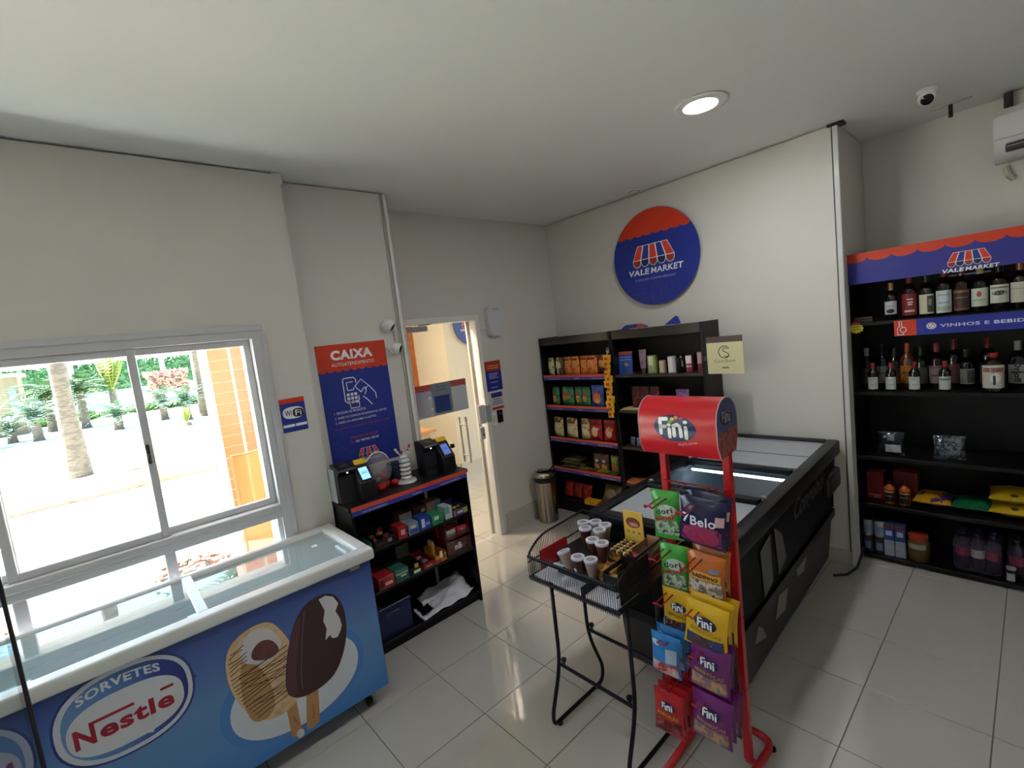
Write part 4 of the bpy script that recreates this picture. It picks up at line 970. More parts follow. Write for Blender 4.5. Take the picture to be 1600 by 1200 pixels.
for i, xx in enumerate((-2.435, -2.345, -2.245)):
    t = boxthing('gift_box', ['tall maroon gift box, first of three from the divider', 'tall maroon gift box, middle of three', 'tall maroon gift box, third from the divider with the brightest streak'][i], (xx, 3.63, z), .082, .08, .215, c('#4a1a1c', .35), .12, 'maroon gift boxes')
    F = Fr((0, 0, 0), (1, 0, 0), (0, 0, 1))
    MB().poly(F, [(-.036, .06), (.012, .13), (.034, .17), (.038, .165), (.004, .11), (-.03, .055)], .0003, .001).poly(F, [(-.01, .105), (.036, .12), (.036, .115), (-.01, .10)], .0003, .001).build('copper_streak', c(['#8a4a3c', '#7a4038', '#c08068'][i], .3), t)
snack('gift_pouch', 'purple patterned pouch on the second board of the gift shelf', (-1.99, 3.64, z), .12, .19, .06, ['#6d4a86', '#8a6a9c', '#4a3260'], 210, group=g, cat='pouch', sc=24)
for i in range(3):
    o = MB().rbox(-.11, .11, 0, .10, 0, .006, .0008).build('leaflet', c(['#8a8258', '#c9b04a', '#d6d2b8'][i], .4), None, False, (-2.475+.012*i, 3.575+.006*i, z+.0065*i), .05-.05*i)
    tag(o, ['lowest leaflet, dull olive,', 'yellow leaflet between the others', 'topmost pale leaflet'][i]+' of the stack at the gift shelf divider', 'leaflet', 'leaflets on the gift shelf')
z = RB[2]+.001; g = 'foil sweets on the third board of the gift shelf'
for i, xx in enumerate((-2.52, -2.445, -2.37)):
    o = snack('foil_sweet', ['silver blue foil sweet pack next to the divider', 'silver foil sweet pack in the middle with a red tip', 'silver violet foil sweet pack near the red stand'][i], (xx, 3.63, z), .07, .085, .035, mottle(['#8f96b4', '#5a6080', '#c2c6d8'], 30, .2, .5), 220+i, rz=.3*(i-1), tilt=-.15, group=g, cat='sweet')
z = RB[3]+.001; g = 'flat packs on the lower board of the gift shelf'
o = boxthing('flat_box', 'orange flat box on the lower board of the gift shelf', (-2.51, 3.58, z), .15, .12, .028, c('#b8683a', .4), .1, g)
o = boxthing('flat_box', 'blue-grey flat box beside the orange flat box', (-2.34, 3.585, z), .15, .12, .03, c('#5a6478', .4), -.1, g)
o = boxthing('flat_box', 'brown flat box behind the blue-grey flat box', (-2.27, 3.72, z), .16, .09, .06, c('#6d3f26', .4), .05, g)
t = thing('flag_sign', 'cream chocolate brand sign with a brown scalloped top on the gift shelf side', 'sign', (-1.735, 3.556, 1.455))
MB().rbox(0, .325, -.003, 0, 0, .285, .0008).build('board', c('#cfc99c', .4), t)
t.location = (-1.712, 3.5555, 1.456)
F = Fr((0, -.003, 0), (1, 0, 0), (0, 0, 1)); BRN = c('#3a2018', .4)
t.children[0].data = MB().box(0, .272, -.003, 0, 0, .285).mesh('board', c('#cfc99c', .4))
MB().poly(F, scallop(0, .272, .285, .243, 14, .006, 4), .0003, .001).build('scalloped_top', c('#3a1c1c', .4), t)
MB().ring(F, .135, .165, .046, .048, .006, .001, 30, 0, 0, .6, 5.7).build('monogram_ring', BRN, t)
s = MB().stroke(F, [(.158, .190), (.145, .196), (.13, .192), (.122, .182), (.127, .172), (.145, .163), (.165, .152), (.168, .140), (.158, .131), (.143, .129), (.130, .135)], .006, .0012)
s.build('monogram_letter', BRN, t)
text(t, F, 'C', .067, .098, .020, .024, BRN, .001, 0); text(t, F, 'ACAU', .105, .0955, .052, .017, BRN, .001, 0); text(t, F, 'S', .148, .098, .018, .024, BRN, .001, 0); text(t, F, 'HOW', .187, .0955, .052, .017, BRN, .001, 0)
MB().rbox(-.0285, .012, .0, .014, .10, .14, .001).build('bracket', BLACK, t)
MB().poly(F, [(.095, .026), (.18, .026), (.18, .060), (.095, .060)], .0003, .0008).build('pale_patch', c('#d6c79a', .4), t)
for k in range(5): MB().poly(F, [(.112+.011*k, .04), (.121+.011*k, .04), (.119+.010*k, .054), (.113+.010*k, .054)], .001, .0015).build('awning_print', c('#5a2a1c' if k % 2 else '#8a4a2c'), t)
# things on top of the shelves
o = thing('folded_banner', 'folded blue and orange print lying on top of the gift shelf', 'banner', (-2.44, 3.70, 1.8665))
MB().poly(Fr((-.12, .03, 0), (1, 0, 0), (0, 0, 1)), [(0, 0), (.25, 0), (.24, .014), (.18, .036), (.05, .036)], 0, .06).build('sheet', c('#2a3590', .4), o)
MB().poly(Fr((-.12, .03, 0), (1, 0, 0), (0, 0, 1)), [(.16, .002), (.25, .001), (.243, .016), (.19, .037)], .061, .063).build('orange_end', c('#c2482c', .4), o)
o = thing('price_card', 'royal blue card standing tilted on top of the gift shelf', 'card', (-2.055, 3.72, 1.8665), rot=(-.1, 0, 0))
MB().poly(Fr((0, 0, 0), (1, 0, 0), (0, 0, 1)), [(-.09, 0), (.06, 0), (.035, .062), (.012, .068)], 0, .003).build('card', c('#2638a8', .4), o)
MB().rbox(-.02, .02, .003, .03, 0, .004, .001).build('stand_flap', c('#1f2d86', .4), o)
# ------------------------------------------------------------------ on top of the checkout shelf (front faces +x)
ZT = 1.0125
KB = nm('black_sheet_steel', '#141318', .38); KG = nm('black_sheet_steel_side', '#26252b', .4)
FY = Fr((0, 0, 0), (1, 0, 0), (0, 0, 1))   # u = x, v = z, n = -y
def scanner(label, loc, rz):
    t = thing('scanner_stand', label, 'scanner', loc, rz, 'self-checkout scanners')
    MB().poly(FY, [(-.07, 0), (.035, 0), (.03, .03), (.022, .15), (.02, .17), (-.07, .17)], -.05, .05).build('column', KB, t)
    MB().poly(FY, [(-.08, .17), (.022, .17), (.058, .205), (.052, .216), (-.035, .246), (-.08, .24)], -.056, .056).build('head', KB, t)
    for y in (-.0565, .0535): MB().poly(FY, [(-.075, .0), (.035, 0), (.022, .165), (.05, .206), (-.035, .242), (-.075, .236)], -y-.003, -y).build('side_plate', KG, t)
    FT = Fr((.052, 0, .217), (0, 1, 0), Vector((-.087, 0, .030)))
    MB().poly(FT, rrect(-.026, .026, .02, .06, .005), .0005, .003).build('window', nm('scanner_glass', '#3a393f', .3), t)
    MB().cyl((.03, .0, .178), (.042, 0, .19), .011, n=14).build('lens', nm('black_glass', '#0d0d10', .08), t)
    MB().cyl((.0425, .002, .1905), (.0435, .002, .1915), .004, n=12).build('indicator_light', nm('white_led', '#ffffff', .4, emit=1.6), t)
    return t
def terminal(label, loc, rz, bright, cardslot=False):
    t = thing('terminal_stand', label, 'payment terminal', loc, rz, 'self-checkout terminals')
    MB().poly(FY, [(-.095, 0), (.05, 0), (.05, .105), (-.055, .228), (-.095, .228)], -.048, .048).build('stand', KB, t)
    for y in (-.0515, .0485): MB().poly(FY, [(-.095, 0), (.05, 0), (.05, .105), (-.055, .228), (-.095, .228)], -y-.003, -y).build('side_plate', KG, t)
    FT = Fr((.05, 0, .105), (0, 1, 0), Vector((-.105, 0, .123)))
    MB().poly(FT, rrect(-.04, .04, .008, .155, .006), .0005, .009).build('terminal', nm('dark_plastic', '#16161c', .3), t)
    MB().poly(FT, rrect(-.028, .028, .018, .105, .003), .0092, .0105).build('screen', nm('lit_screen', '#6f9be8' if bright else '#4a5fa6', .3, emit=.20 if bright else .09), t)
    text(t, FT, 'APROXIME', 0, .072, .036, .007, c('#1d3a6e'), .0112, .01)
    MB().poly(FT, [(-.020, .060), (.020, .060), (.020, .064), (-.020, .064)], .0108, .0112).build('print_line', c('#1d3a6e'), t)
    MB().poly(FT, rrect(-.042, .042, .128, .165, .006), .0095, .02).build('yellow_cap', nm('yellow_plastic', '#e3b822', .35), t)
    if cardslot: MB().rbox(.0, .022, .052, .082, .150, .178, .003).build('card_reader', KB, t)
    return t
scanner('black barcode scanner stand at the left end of the checkout shelf', (-2.935, 1.098, ZT), .0)
terminal('black payment terminal with a bright blue screen and yellow cap', (-2.905, 1.208, ZT), .0, True)
scanner('black barcode scanner stand beside the white disc tower', (-2.945, 1.722, ZT), .0)
terminal('black payment terminal with a dim screen at the right end of the checkout shelf', (-2.905, 1.836, ZT), .0, False, True)
t = thing('acrylic_sheet', 'clear pale acrylic sheet standing left of the first scanner', 'sheet', (-3.01, 1.037, ZT))
MB().rbox(-.08, .06, -.002, .002, 0, .215, .001).build('sheet', film('#dfeae8', .55, .15), t)
MB().rbox(-.08, .06, -.006, .002, 0, .006, .001).build('foot', film('#dfeae8', .7, .15), t)
# clear plastic egg jar
t = thing('egg_jar', 'clear plastic egg-shaped sweet jar on a red base', 'jar', (-3.02, 1.365, ZT))
GLP = film('#a89ea4', .34, .08)
MB().lathe([(.055, .03), (.078, .06), (.088, .10), (.088, .13), (.078, .18), (.055, .215), (.03, .232), (.0001, .238)], 32).build('egg', GLP, t, True)
MB().lathe([(.060, 0), (.064, .006), (.064, .02), (.058, .032), (.05, .034)], 28).build('base_ring', nm('red_plastic', '#a8201e', .3), t, True)
ar = [(-.002, .09*math.cos(a), .135+.105*math.sin(a)) for a in [PI*i/16 for i in range(17)]]
MB().tube(ar, .004, 6).build('white_seam', c('#e8e6e6', .3), t)
for k, (x, y, zz, h) in enumerate(((.02, .02, .075, '#d8541e'), (-.02, .03, .07, '#c9c6c8'), (.03, -.03, .07, '#8a8f9a'), (.0, .0, .10, '#b9b6b8'), (-.03, -.02, .072, '#c23a22'), (.035, .0, .10, '#e0662a'))):
    o = MB().lathe([(.0001, -.018), (.014, -.012), (.02, 0), (.014, .012), (.0001, .018)], 10, (0, 0, 0)).build('wrapped_sweet', c(h, .3), None, True)
    o.location = (-3.02+x, 1.365+y, ZT+zz-.012); tag(o, ['orange sweet at the right of the egg jar', 'white sweet deep in the egg jar', 'grey sweet at the front left of the egg jar', 'pale sweet on top of the heap in the egg jar', 'red sweet at the back of the egg jar', 'bright orange sweet high against the front of the egg jar'][k], 'sweet', 'sweets in the egg jar')
for k, y in enumerate((1.325, 1.438)):
    o = MB().lathe([(.0001, 0), (.018, .002), (.026, .012), (.027, .022), (.02, .036), (.0001, .042)], 18).build('red_ball', nm('red_plastic', '#b3201c', .3), None, True, (-2.94+.02*(1-k)-.005, y, ZT))
    tag(o, ['red plastic ball partly hidden behind the bright payment terminal', 'red plastic ball on the shelf top right of the egg jar'][k], 'ball', 'red balls by the egg jar')
t = thing('sweet_tub', 'dark clear tub of blue sweets behind the white disc tower', 'tub', (-3.09, 1.52, ZT))
MB().lathe([(.048, 0), (.052, .01), (.054, .10), (.05, .105)], 24).build('tub', film('#2c3550', .7, .15), t, True)
MB().lathe([(.056, .105), (.056, .117), (.0001, .119)], 24).build('lid', c('#24304f', .35), t, True)
MB().lathe([(.046, .008), (.049, .07), (.0001, .078)], 18).build('contents', mottle(['#24386d', '#6d2a3a', '#3a5a94'], 40, .4, sharp=True), t)
t = thing('lollipop_tower', 'white stacked disc tower holding lollipops', 'lollipop stand', (-2.925, 1.515, ZT))
WT = nm('white_ceramic', '#d8d7d9', .3)
MB().lathe([(.066, 0), (.069, .006), (.064, .016), (.03, .022), (.0001, .023)], 32).build('foot_disc', WT, t, True)
for k in range(5): MB().lathe([(.022, 0), (.036, .008), (.038, .014), (.034, .022), (.020, .028)], 26, (0, 0, .022+.029*k)).build('disc', WT, t, True)
MB().lathe([(.018, 0), (.020, .004), (.028, .012), (.028, .02), (.016, .024), (.015, .04), (.0001, .041)], 20, (0, 0, .165)).build('top_piece', WT, t, True)
for k, (dy, dz, h, n) in enumerate(((-.050, .05, '#d6c98a', 'cream lollipop leaning left out of the white tower'), (-.012, .03, '#a83232', 'short red lollipop in the middle of the white tower'), (.050, .055, '#b8363a', 'red and white lollipop leaning right out of the white tower'))):
    o = MB().cyl((0, dy*.25, 0), (0, dy*.8, dz*.6), .003, n=6).build('stick', c('#e6e3da'))
    l = thing('lollipop', n, 'lollipop', (-2.925, 1.515, ZT+.186), group='lollipops in the white tower'); o.parent = l
    MB().cyl((0, dy*.7, dz*.5), (.003, dy*1.15, dz*1.25), .0075, .0085, 10).build('sweet', c(h, .3), l)
    if k == 2: MB().cyl((.001, dy*.84, dz*.74), (.0015, dy*.90, dz*.84), .0092, n=10).build('white_band', c('#e6dcd8'), l)
o = MB().rbox(-2.90, -2.875, 1.901, 1.913, ZT, ZT+.02, .003).build('eraser_block', c('#b9ad92', .6)); tag(o, 'small beige block at the right end of the checkout shelf top', 'block')

# ------------------------------------------------------------------ boxes on the checkout shelf boards (fronts face +x)
def dbox(name, label, y, x, w, d, h, col, z, group, bands=(), tray=False, fill=None, rz=0., cat='box'):
    """display carton with its front towards +x; tray: open top with sweets heaped inside"""
    t = thing(name, label, cat, (x, y, z), PI/2+rz, group)
    m = c(col, .35) if isinstance(col, str) else col
    if tray:
        b = MB(); k = .0025
        b.box(-w/2, w/2, 0, k, 0, h*.62).box(-w/2, w/2, d-k, d, 0, h).box(-w/2, -w/2+k, k, d-k, 0, h*.75).box(w/2-k, w/2, k, d-k, 0, h*.75).box(-w/2+k, w/2-k, k, d-k, 0, k)
        b.build('tray', m, t)
    else: MB().rbox(-w/2, w/2, 0, d, 0, h, .0018).build('carton', m, t)
    F = Fr((0, 0, 0), (1, 0, 0), (0, 0, 1))
    for hx, u0, u1, v0, v1 in bands: MB().poly(F, [(u0*w, v0*h), (u1*w, v0*h), (u1*w, v1*h), (u0*w, v1*h)], .0002, .001).build('printed_panel', c(hx, .35), t)
    return t
def sweet(label, y, x, z, cols, r=.02, group=None, sq=.7, seed=0, name='wrapped_sweet'):
    rr = random.Random(seed); pr = [(.0001, -1), (.6, -.75), (.95, -.2), (1., .2), (.65, .8), (.0001, 1)]
    b = MB().lathe([(a*r, q*r*sq) for a, q in pr], 10)
    b.v = [(a*(1+rr.uniform(-.12, .12)), q*(1+rr.uniform(-.12, .12)), s_) for a, q, s_ in b.v]
    t = b.build(name, cols if not isinstance(cols, str) else c(cols, .22), None, True, (x, y, z))
    return tag(t, label, 'sweet', group)
z = .6955; g = 'sweets on the upper board of the checkout shelf'
dbox('sweet_tray', 'teal and white sweet tray at the left end of the upper board', 1.105, -2.80, .085, .20, .07, '#4f8a84', z, g, [('#cfd2d0', -.5, .5, .0, .28)], True)
for k in range(3): sweet(['pale green sweet in front', 'white sweet in the middle', 'teal sweet at the back'][k]+' of the teal tray', 1.105, -2.83-.055*k, z+.017, ['#a8c4ae', '#d8d8d4', '#4f9a90'][k], .02, 'sweets in the teal tray', seed=k)
dbox('sweet_tray', 'dark open box of gold wrapped bonbons on the upper board', 1.235, -2.79, .15, .22, .09, '#1c1218', z, g, [('#8d8a8a', .12, .30, .2, .45), ('#3a2a24', -.4, .0, .15, .4)], True)
GOLD = nm('gold_foil', '#b98d3c', .22, .7); MAG = nm('magenta_foil', '#8a1f4c', .25, .4); CRIM = nm('crimson_foil', '#7d1a26', .3, .3)
for k, (dy, dx, dz, m, n) in enumerate(((-.045, -.03, .025, GOLD, 'gold bonbon at the front left'), (.0, -.03, .025, GOLD, 'gold bonbon in the front middle'), (.045, -.03, .025, MAG, 'magenta bonbon at the front right'), (-.04, -.085, .028, MAG, 'magenta bonbon in the second row left'), (.005, -.085, .06, GOLD, 'gold bonbon on top in the middle'), (.048, -.085, .028, CRIM, 'crimson bonbon in the second row right'), (-.03, -.15, .028, GOLD, 'gold bonbon in the back row left'), (.035, -.15, .06, CRIM, 'crimson bonbon highest in the back row'), (.03, -.15, .026, CRIM, 'crimson bonbon low in the back row'))):
    sweet(n+' of the dark bonbon box', 1.235+dy, -2.79+dx, z+dz, m, .024, 'bonbons in the dark box', .75, k)
dbox('sweet_box', 'small bright red sweet box next to the bonbon box', 1.362, -2.79, .065, .10, .085, '#a31f22', z, g, [('#d9b8b4', -.2, .25, .3, .7)])
dbox('gum_box', 'pale grey gum box with blue print on the upper board', 1.445, -2.79, .078, .11, .075, '#7f8ea0', z, g, [('#3a4f94', -.4, .4, .1, .5), ('#c9ced6', -.3, .2, .55, .8)])
dbox('gum_box', 'royal blue gum box standing tallest on the upper board', 1.535, -2.788, .085, .10, .085, '#1f3f9c', z, g, [('#d0d6e6', -.35, -.05, .2, .9), ('#8fa6d6', .05, .38, .3, .55)])
dbox('gum_box', 'green gum box right of the royal blue one', 1.635, -2.79, .09, .11, .068, '#2f8a5a', z, g, [('#d5e0d6', -.3, .1, .5, .85), ('#1c6a40', .1, .45, .1, .5)])
dbox('gum_box', 'grey pink gum carton behind the blue boxes', 1.46, -2.915, .10, .10, .115, '#6d5f62', z, g, [('#8f8586', -.45, .45, .6, .95)])
dbox('gum_box', 'dark maroon carton behind the royal blue box', 1.575, -2.915, .10, .10, .125, '#4a2428', z, g, [('#a8a0a0', .1, .4, .6, .8)])
dbox('gum_box', 'salmon and teal carton behind the green gum box', 1.69, -2.915, .12, .09, .125, '#a88078', z, g, [('#5f9a94', .1, .5, .05, .95), ('#d6d2cc', .25, .45, .1, .4)])
dbox('gum_box', 'white and teal narrow box between green gum and purple tray', 1.735, -2.80, .06, .10, .09, '#b9c9c4', z, g, [('#5f9a94', -.5, .1, .45, 1.)])
dbox('sweet_tray', 'purple and green tray of yellow sweets at the right end of the upper board', 1.83, -2.79, .12, .20, .07, '#4a3a7a', z, g, [('#8fa050', .2, .5, .1, .6), ('#9c6a94', -.5, -.35, .05, .6), ('#c9c2e0', -.25, .15, .2, .45)], True)
for k in range(6): sweet(['yellow sweet front left', 'yellow sweet front middle', 'yellow sweet front right', 'gold sweet mid left', 'gold sweet mid right', 'olive sweet at the back'][k]+' in the purple tray', 1.795+.035*(k % 3), -2.82-.055*(k//3), z+.022+.01*(k//3), ['#c9a81c', '#d6b42a', '#c9a820', '#b3942a', '#c2a02a', '#8a8a2a'][k], .018, 'sweets in the purple tray', seed=k)
z = .4255; g = 'sweets on the lower board of the checkout shelf'
dbox('chocolate_box', 'red chocolate carton in front at the left of the lower board', 1.205, -2.79, .11, .19, .075, '#9c2226', z, g, [('#d9b0a8', -.1, .35, .25, .5), ('#6d1418', -.45, -.2, .2, .8)])
dbox('chocolate_box', 'teal green striped chocolate carton right of the red one', 1.315, -2.79, .095, .19, .075, '#2f6d5c', z, g, [('#8fb8a4', -.45, .45, .6, .75), ('#174a3c', -.45, .45, .2, .3), ('#c9d6cc', -.1, .3, .35, .5)])
t = dbox('display_box', 'open black display box with a raised grey lid on the lower board', 1.42, -2.79, .10, .17, .075, '#1a1c1c', z, g, [('#d9a81c', -.1, .2, .55, .95), ('#e6e4de', -.2, .3, .1, .35)], True)
MB().rbox(-.05, .05, .165, .168, .07, .16, .001).build('lid', c('#5f5f56', .5), t)
dbox('sweet_tray', 'dark red low tray of purple sweets in the middle of the lower board', 1.525, -2.79, .095, .19, .06, '#9c1c20', z, g, [('#d98a7a', -.3, .2, .15, .35)], True)
for k in range(4): sweet(['purple sweet in front', 'grey sweet second', 'purple sweet third', 'grey sweet at the back'][k]+' of the dark red low tray', 1.525, -2.815-.042*k, z+.022, ['#6d2a5c', '#8f8a8a', '#7a3060', '#a09a98'][k], .021, 'sweets in the dark red tray', seed=k)
dbox('sweet_tray', 'yellow orange display tray on the lower board', 1.62, -2.79, .09, .15, .085, '#c98a1c', z, g, [('#b3261e', -.5, .0, .0, .3), ('#e8e0d0', -.1, .15, .35, .9), ('#8a4a14', .2, .45, .2, .5)], True)
for k in range(3):
    boxthing('gum_pack', ['amber gum pack leaning left', 'white topped gum pack standing highest', 'amber gum pack at the back'][k]+' in the yellow tray', (-2.85-.03*k, 1.60+.02*k, z+.005), .018, .06, .105+.012*(k == 1), c(['#c98a2c', '#d6d0c4', '#b3742a'][k], .35), PI/2, 'gum packs in the yellow tray', 'pack')
t = thing('acrylic_bin', 'dark red clear-fronted bin of wafer bars at the right of the lower board', 'bin', (-2.795, 1.785, z), PI/2, g)
b = MB(); DR = nm('dark_red_acrylic', '#5a1018', .2)
b.box(-.105, .105, .20, .204, 0, .235).box(-.105, -.101, .0, .20, 0, .235).box(.101, .105, 0, .20, 0, .235).box(-.101, .101, 0, .20, 0, .004).box(-.101, .101, .0, .2, .118, .121); b.build('bin', DR, t)
MB().box(-.101, .101, 0, .003, .004, .095).box(-.101, .101, 0, .003, .122, .16).build('clear_front', film('#6d4a4c', .35, .1), t)
F = Fr((0, -.0005, 0), (1, 0, 0), (0, 0, 1)); text(t, F, 'nB', -.01, .055, .06, .045, c('#d9c9c6'), .001, .04)
rr = random.Random(4)
for k in range(10):
    lo = k < 5
    o = boxthing('wafer_bar', ['red', 'white and red', 'dark red', 'grey', 'bright red'][k % 5]+' wafer bar on the '+('lower' if lo else 'upper')+' floor of the dark red bin', (-2.83-.028*(k % 3), 1.72+.032*(k % 5), z+(.008 if lo else .124)), .085, .024, .045+.02*((k*7) % 3), c(['#a81c20', '#d3cbc8', '#7a141a', '#6d6866', '#c02a28'][k % 5], .3), PI/2+rr.uniform(-.2, .2), 'wafer bars in the dark red bin', 'bar', [('#d9cfcc', -.2, .3, .3, .6)] if k % 2 else ())

# ------------------------------------------------------------------ bottles in the recess shelf
def bottle(label, loc, r, h, glassc, capc, labc=None, lz=(.10, .42), art=None, group=None, sh=.62, capz=.80, liquor=False):
    t = thing('wine_bottle', label, 'bottle', loc, group=group)
    nr = r*.36
    gm = nm('bottle_glass', glassc, .07, spec=.6)
    MB().lathe([(r*.9, 0), (r, .006), (r, h*sh), (r*.92, h*(sh+.05)), (r*.6, h*(sh+.12)), (nr, h*(sh+.18)), (nr*.92, h*.97), (nr*1.1, h*.972), (nr*1.1, h*.992), (nr*.8, h)], 20).build('glass', gm, t, True)
    MB().lathe([(nr*1.08, h*capz), (nr*1.12, h*.96), (nr*1.22, h*.965), (nr*1.22, h*1.0), (.0001, h*1.003)], 16).build('capsule', nm('foil_capsule', capc, .3, .2), t, True)
    if labc:
        f = CylFr(r+.0006); w_ = r*2.3
        l = MB().patch(f, -w_/2, w_/2, lz[0]*h, lz[1]*h, 12, 1, 0).build('paper_label', labc if not isinstance(labc, str) else c(labc, .5), t)
        lh = (lz[1]-lz[0])*h
        for kind, hx, cu, cv, ru, rv in art or ():
            b = MB()
            if kind == 'o': b.disc(f, cu*w_, lz[0]*h+cv*lh, ru*w_, rv*lh, .0006, 16, 2)
            else: b.patch(f, (cu-ru)*w_, (cu+ru)*w_, lz[0]*h+(cv-rv)*lh, lz[0]*h+(cv+rv)*lh, 6, 1, .0006)
            b.build('label_print', c(hx, .4), l)
    return t
DG = '#0e0d0c'; z = WB[0]+.001; g = 'bottles on the top board of the wine shelf'
TB = [(-.672, .036, .245, DG, '#b08a4c', '#b9bcc6', (.14, .50), [('o', '#1a1620', 0, .25, .28, .16), ('r', '#8d90a0', 0, .62, .3, .04)], 'gold-necked bottle with a pale label'),
      (-.575, .041, .285, '#1d0a0c', '#7a1418', '#7d1a22', (.06, .56), [('r', '#d8c9c6', .08, .74, .16, .03), ('r', '#d8c9c6', .1, .6, .14, .03), ('r', '#d8c9c6', .08, .5, .12, .03), ('r', '#d8c9c6', .04, .2, .3, .04)], 'red labelled bottle with a red neck'),
      (-.488, .040, .275, DG, '#171412', '#c2bda2', (.06, .52), [('r', '#4a4a44', .26, .5, .2, .42), ('o', '#8f8f86', .22, .6, .12, .18)], 'bottle with a cream label and a dark picture'),
      (-.403, .041, .30, DG, '#7a1a24', '#b9c2c8', (.05, .52), [('r', '#8d98b4', 0, .80, .3, .03), ('r', '#8d98b4', 0, .45, .3, .04), ('r', '#a0a894', 0, .2, .4, .1)], 'tall red-necked bottle with a blue-white label'),
      (-.322, .040, .30, '#180c08', '#6d1a1c', '#3a1c1a', (.06, .50), [('r', '#8a5a34', 0, .9, .44, .05), ('r', '#7a5a44', 0, .62, .36, .03), ('r', '#7a5a44', 0, .08, .44, .03)], 'dark bottle with a brown label and a red neck'),
      (-.24, .041, .29, DG, '#b59a5c', '#b9c4b9', (.12, .50), [('o', '#a83c2c', -.02, .68, .12, .16), ('r', '#8d948d', 0, .35, .34, .03)], 'gold-necked bottle with a red seal on its label'),
      (-.155, .043, .285, '#140e0a', '#15110f', '#bfc4b6', (.16, .54), [('o', '#4a4640', 0, .55, .36, .13), ('r', '#6d6a60', 0, .84, .42, .04)], 'wide labelled bottle with an oval picture'),
      (-.07, .043, .28, DG, '#8a4a3a', '#bdbcae', (.14, .56), [('r', '#8a8a78', 0, .68, .48, .02)], 'bottle with a plain cream label')]
for i, (x, r, h, gc, cc, lc, lz, art, n) in enumerate(TB): bottle(n+' on the top wine board', (x, 4.125+.004*(i % 3), z), r, h, gc, cc, lc, lz, art, g)
z = WB[1]+.001; g = 'bottles in the back row of the second board of the wine shelf'
BB = [(-.845, .036, .29, DG, '#9a9a94', '#55544f', 'bottle with a silver top in the back row, nearest the side panel'), (-.755, .037, .31, DG, '#1c1a1c', '#6d6c69', 'dark necked bottle in the back row behind the small ones'), (-.685, .036, .28, DG, '#171414', '#3a2c30', 'dim bottle with a maroon label in the back row'),
      (-.615, .040, .31, '#5a2a08', '#a8481c', '#a8641c', 'orange labelled bottle with an orange neck'), (-.54, .038, .28, DG, '#151212', '#4a4848', 'dark bottle right of the orange one'), (-.462, .041, .30, '#2a1012', '#8a1c28', '#8f7f80', 'bottle with a pink-topped label and a crimson neck'),
      (-.375, .038, .32, DG, '#6d1c26', '#4a2420', 'tall dim bottle with a maroon neck'), (-.315, .043, .25, DG, '#151212', '#8a8a80', 'low bottle with a wide cream label and dark picture'), (-.215, .038, .32, DG, '#7a1a24', '#4a3a3a', 'slim bottle behind the large red capped one'), (-.085, .045, .29, '#1a1c22', '#7a8088', '#9c9c9c', 'dark bottle with vertical lettering at the end of the second board')]
for i, (x, r, h, gc, cc, lc, n) in enumerate(BB):
    art = [('r', '#4a4a46', .25, .5, .2, .4)] if i in (4, 7) else [('r', '#8a2a34', 0, .92, .5, .06), ('r', '#4a4446', 0, .45, .3, .05)] if i == 5 else [('r', '#3a3836', 0, .6, .3, .04)]
    bt = bottle(n, (x, 4.245+.01*(i % 2), z), r, h, gc, cc, lc, (.10, .50), art, g)
    if i == 9:
        f = Fr((0, -.0465, 0), (1, 0, 0), (0, 0, 1)); text(bt, f, 'Orloff', 0, .10, .13, .03, c('#14141a'), .001, .03, rot=-PI/2)
g = 'small bottles on the second board of the wine shelf'
for i, x in enumerate((-.782, -.682, -.557, -.405)):
    bottle(['first', 'second', 'third'][i]+' of three matching small white labelled bottles from the side panel' if i < 3 else 'small bottle with a white label and dark stripe beside the pink topped one', (x, 4.095, z), .031, .195, DG, '#8a1c28', '#b3bab8', (.06, .50), [('r', '#8a98a0', 0, .8, .22, .04), ('r', '#8a98a0', .1, .4, .26, .03)] if i < 3 else [('r', '#4a5058', 0, .78, .46, .05)], g)
t = bottle('stout bottle with a red cap and a large white label', (-.185, 4.10, z), .052, .235, '#1c1614', '#a31c1c', '#b9b6b0', (.10, .70), [('r', '#8a5a4a', 0, .8, .42, .10), ('o', '#d3d0cc', .1, .45, .2, .2), ('r', '#3a3a42', .05, .35, .05, .2)], 'bottles on the second board of the wine shelf', .72, .82)
# third board: two shiny packets
z = WB[2]+.001; g = 'clear packets on the third board of the wine shelf'
SIL = mottle(['#1c1c22', '#8a929c', '#2a2c30', '#b9c0c6'], 30, .12, .6)
t = snack('foil_packet', 'clear packet with a white label on the third board', (-.70, 4.12, z), .15, .165, .05, mottle(['#15141a', '#1f2028', '#2c2e36'], 20, .12, .2), 400, group=g, cat='packet', sealc=nm('silver_film', '#6d7680', .15, .6), patch=[('r', '#a6acb0', .1, .30, .30, .17), ('r', '#6d7676', .02, .78, .14, .14)])
t = snack('foil_packet', 'crumpled silver packet on the third board', (-.395, 4.12, z), .16, .16, .06, SIL, 401, rz=.15, group=g, cat='packet', sealc=nm('silver_film', '#8f989e', .15, .6))
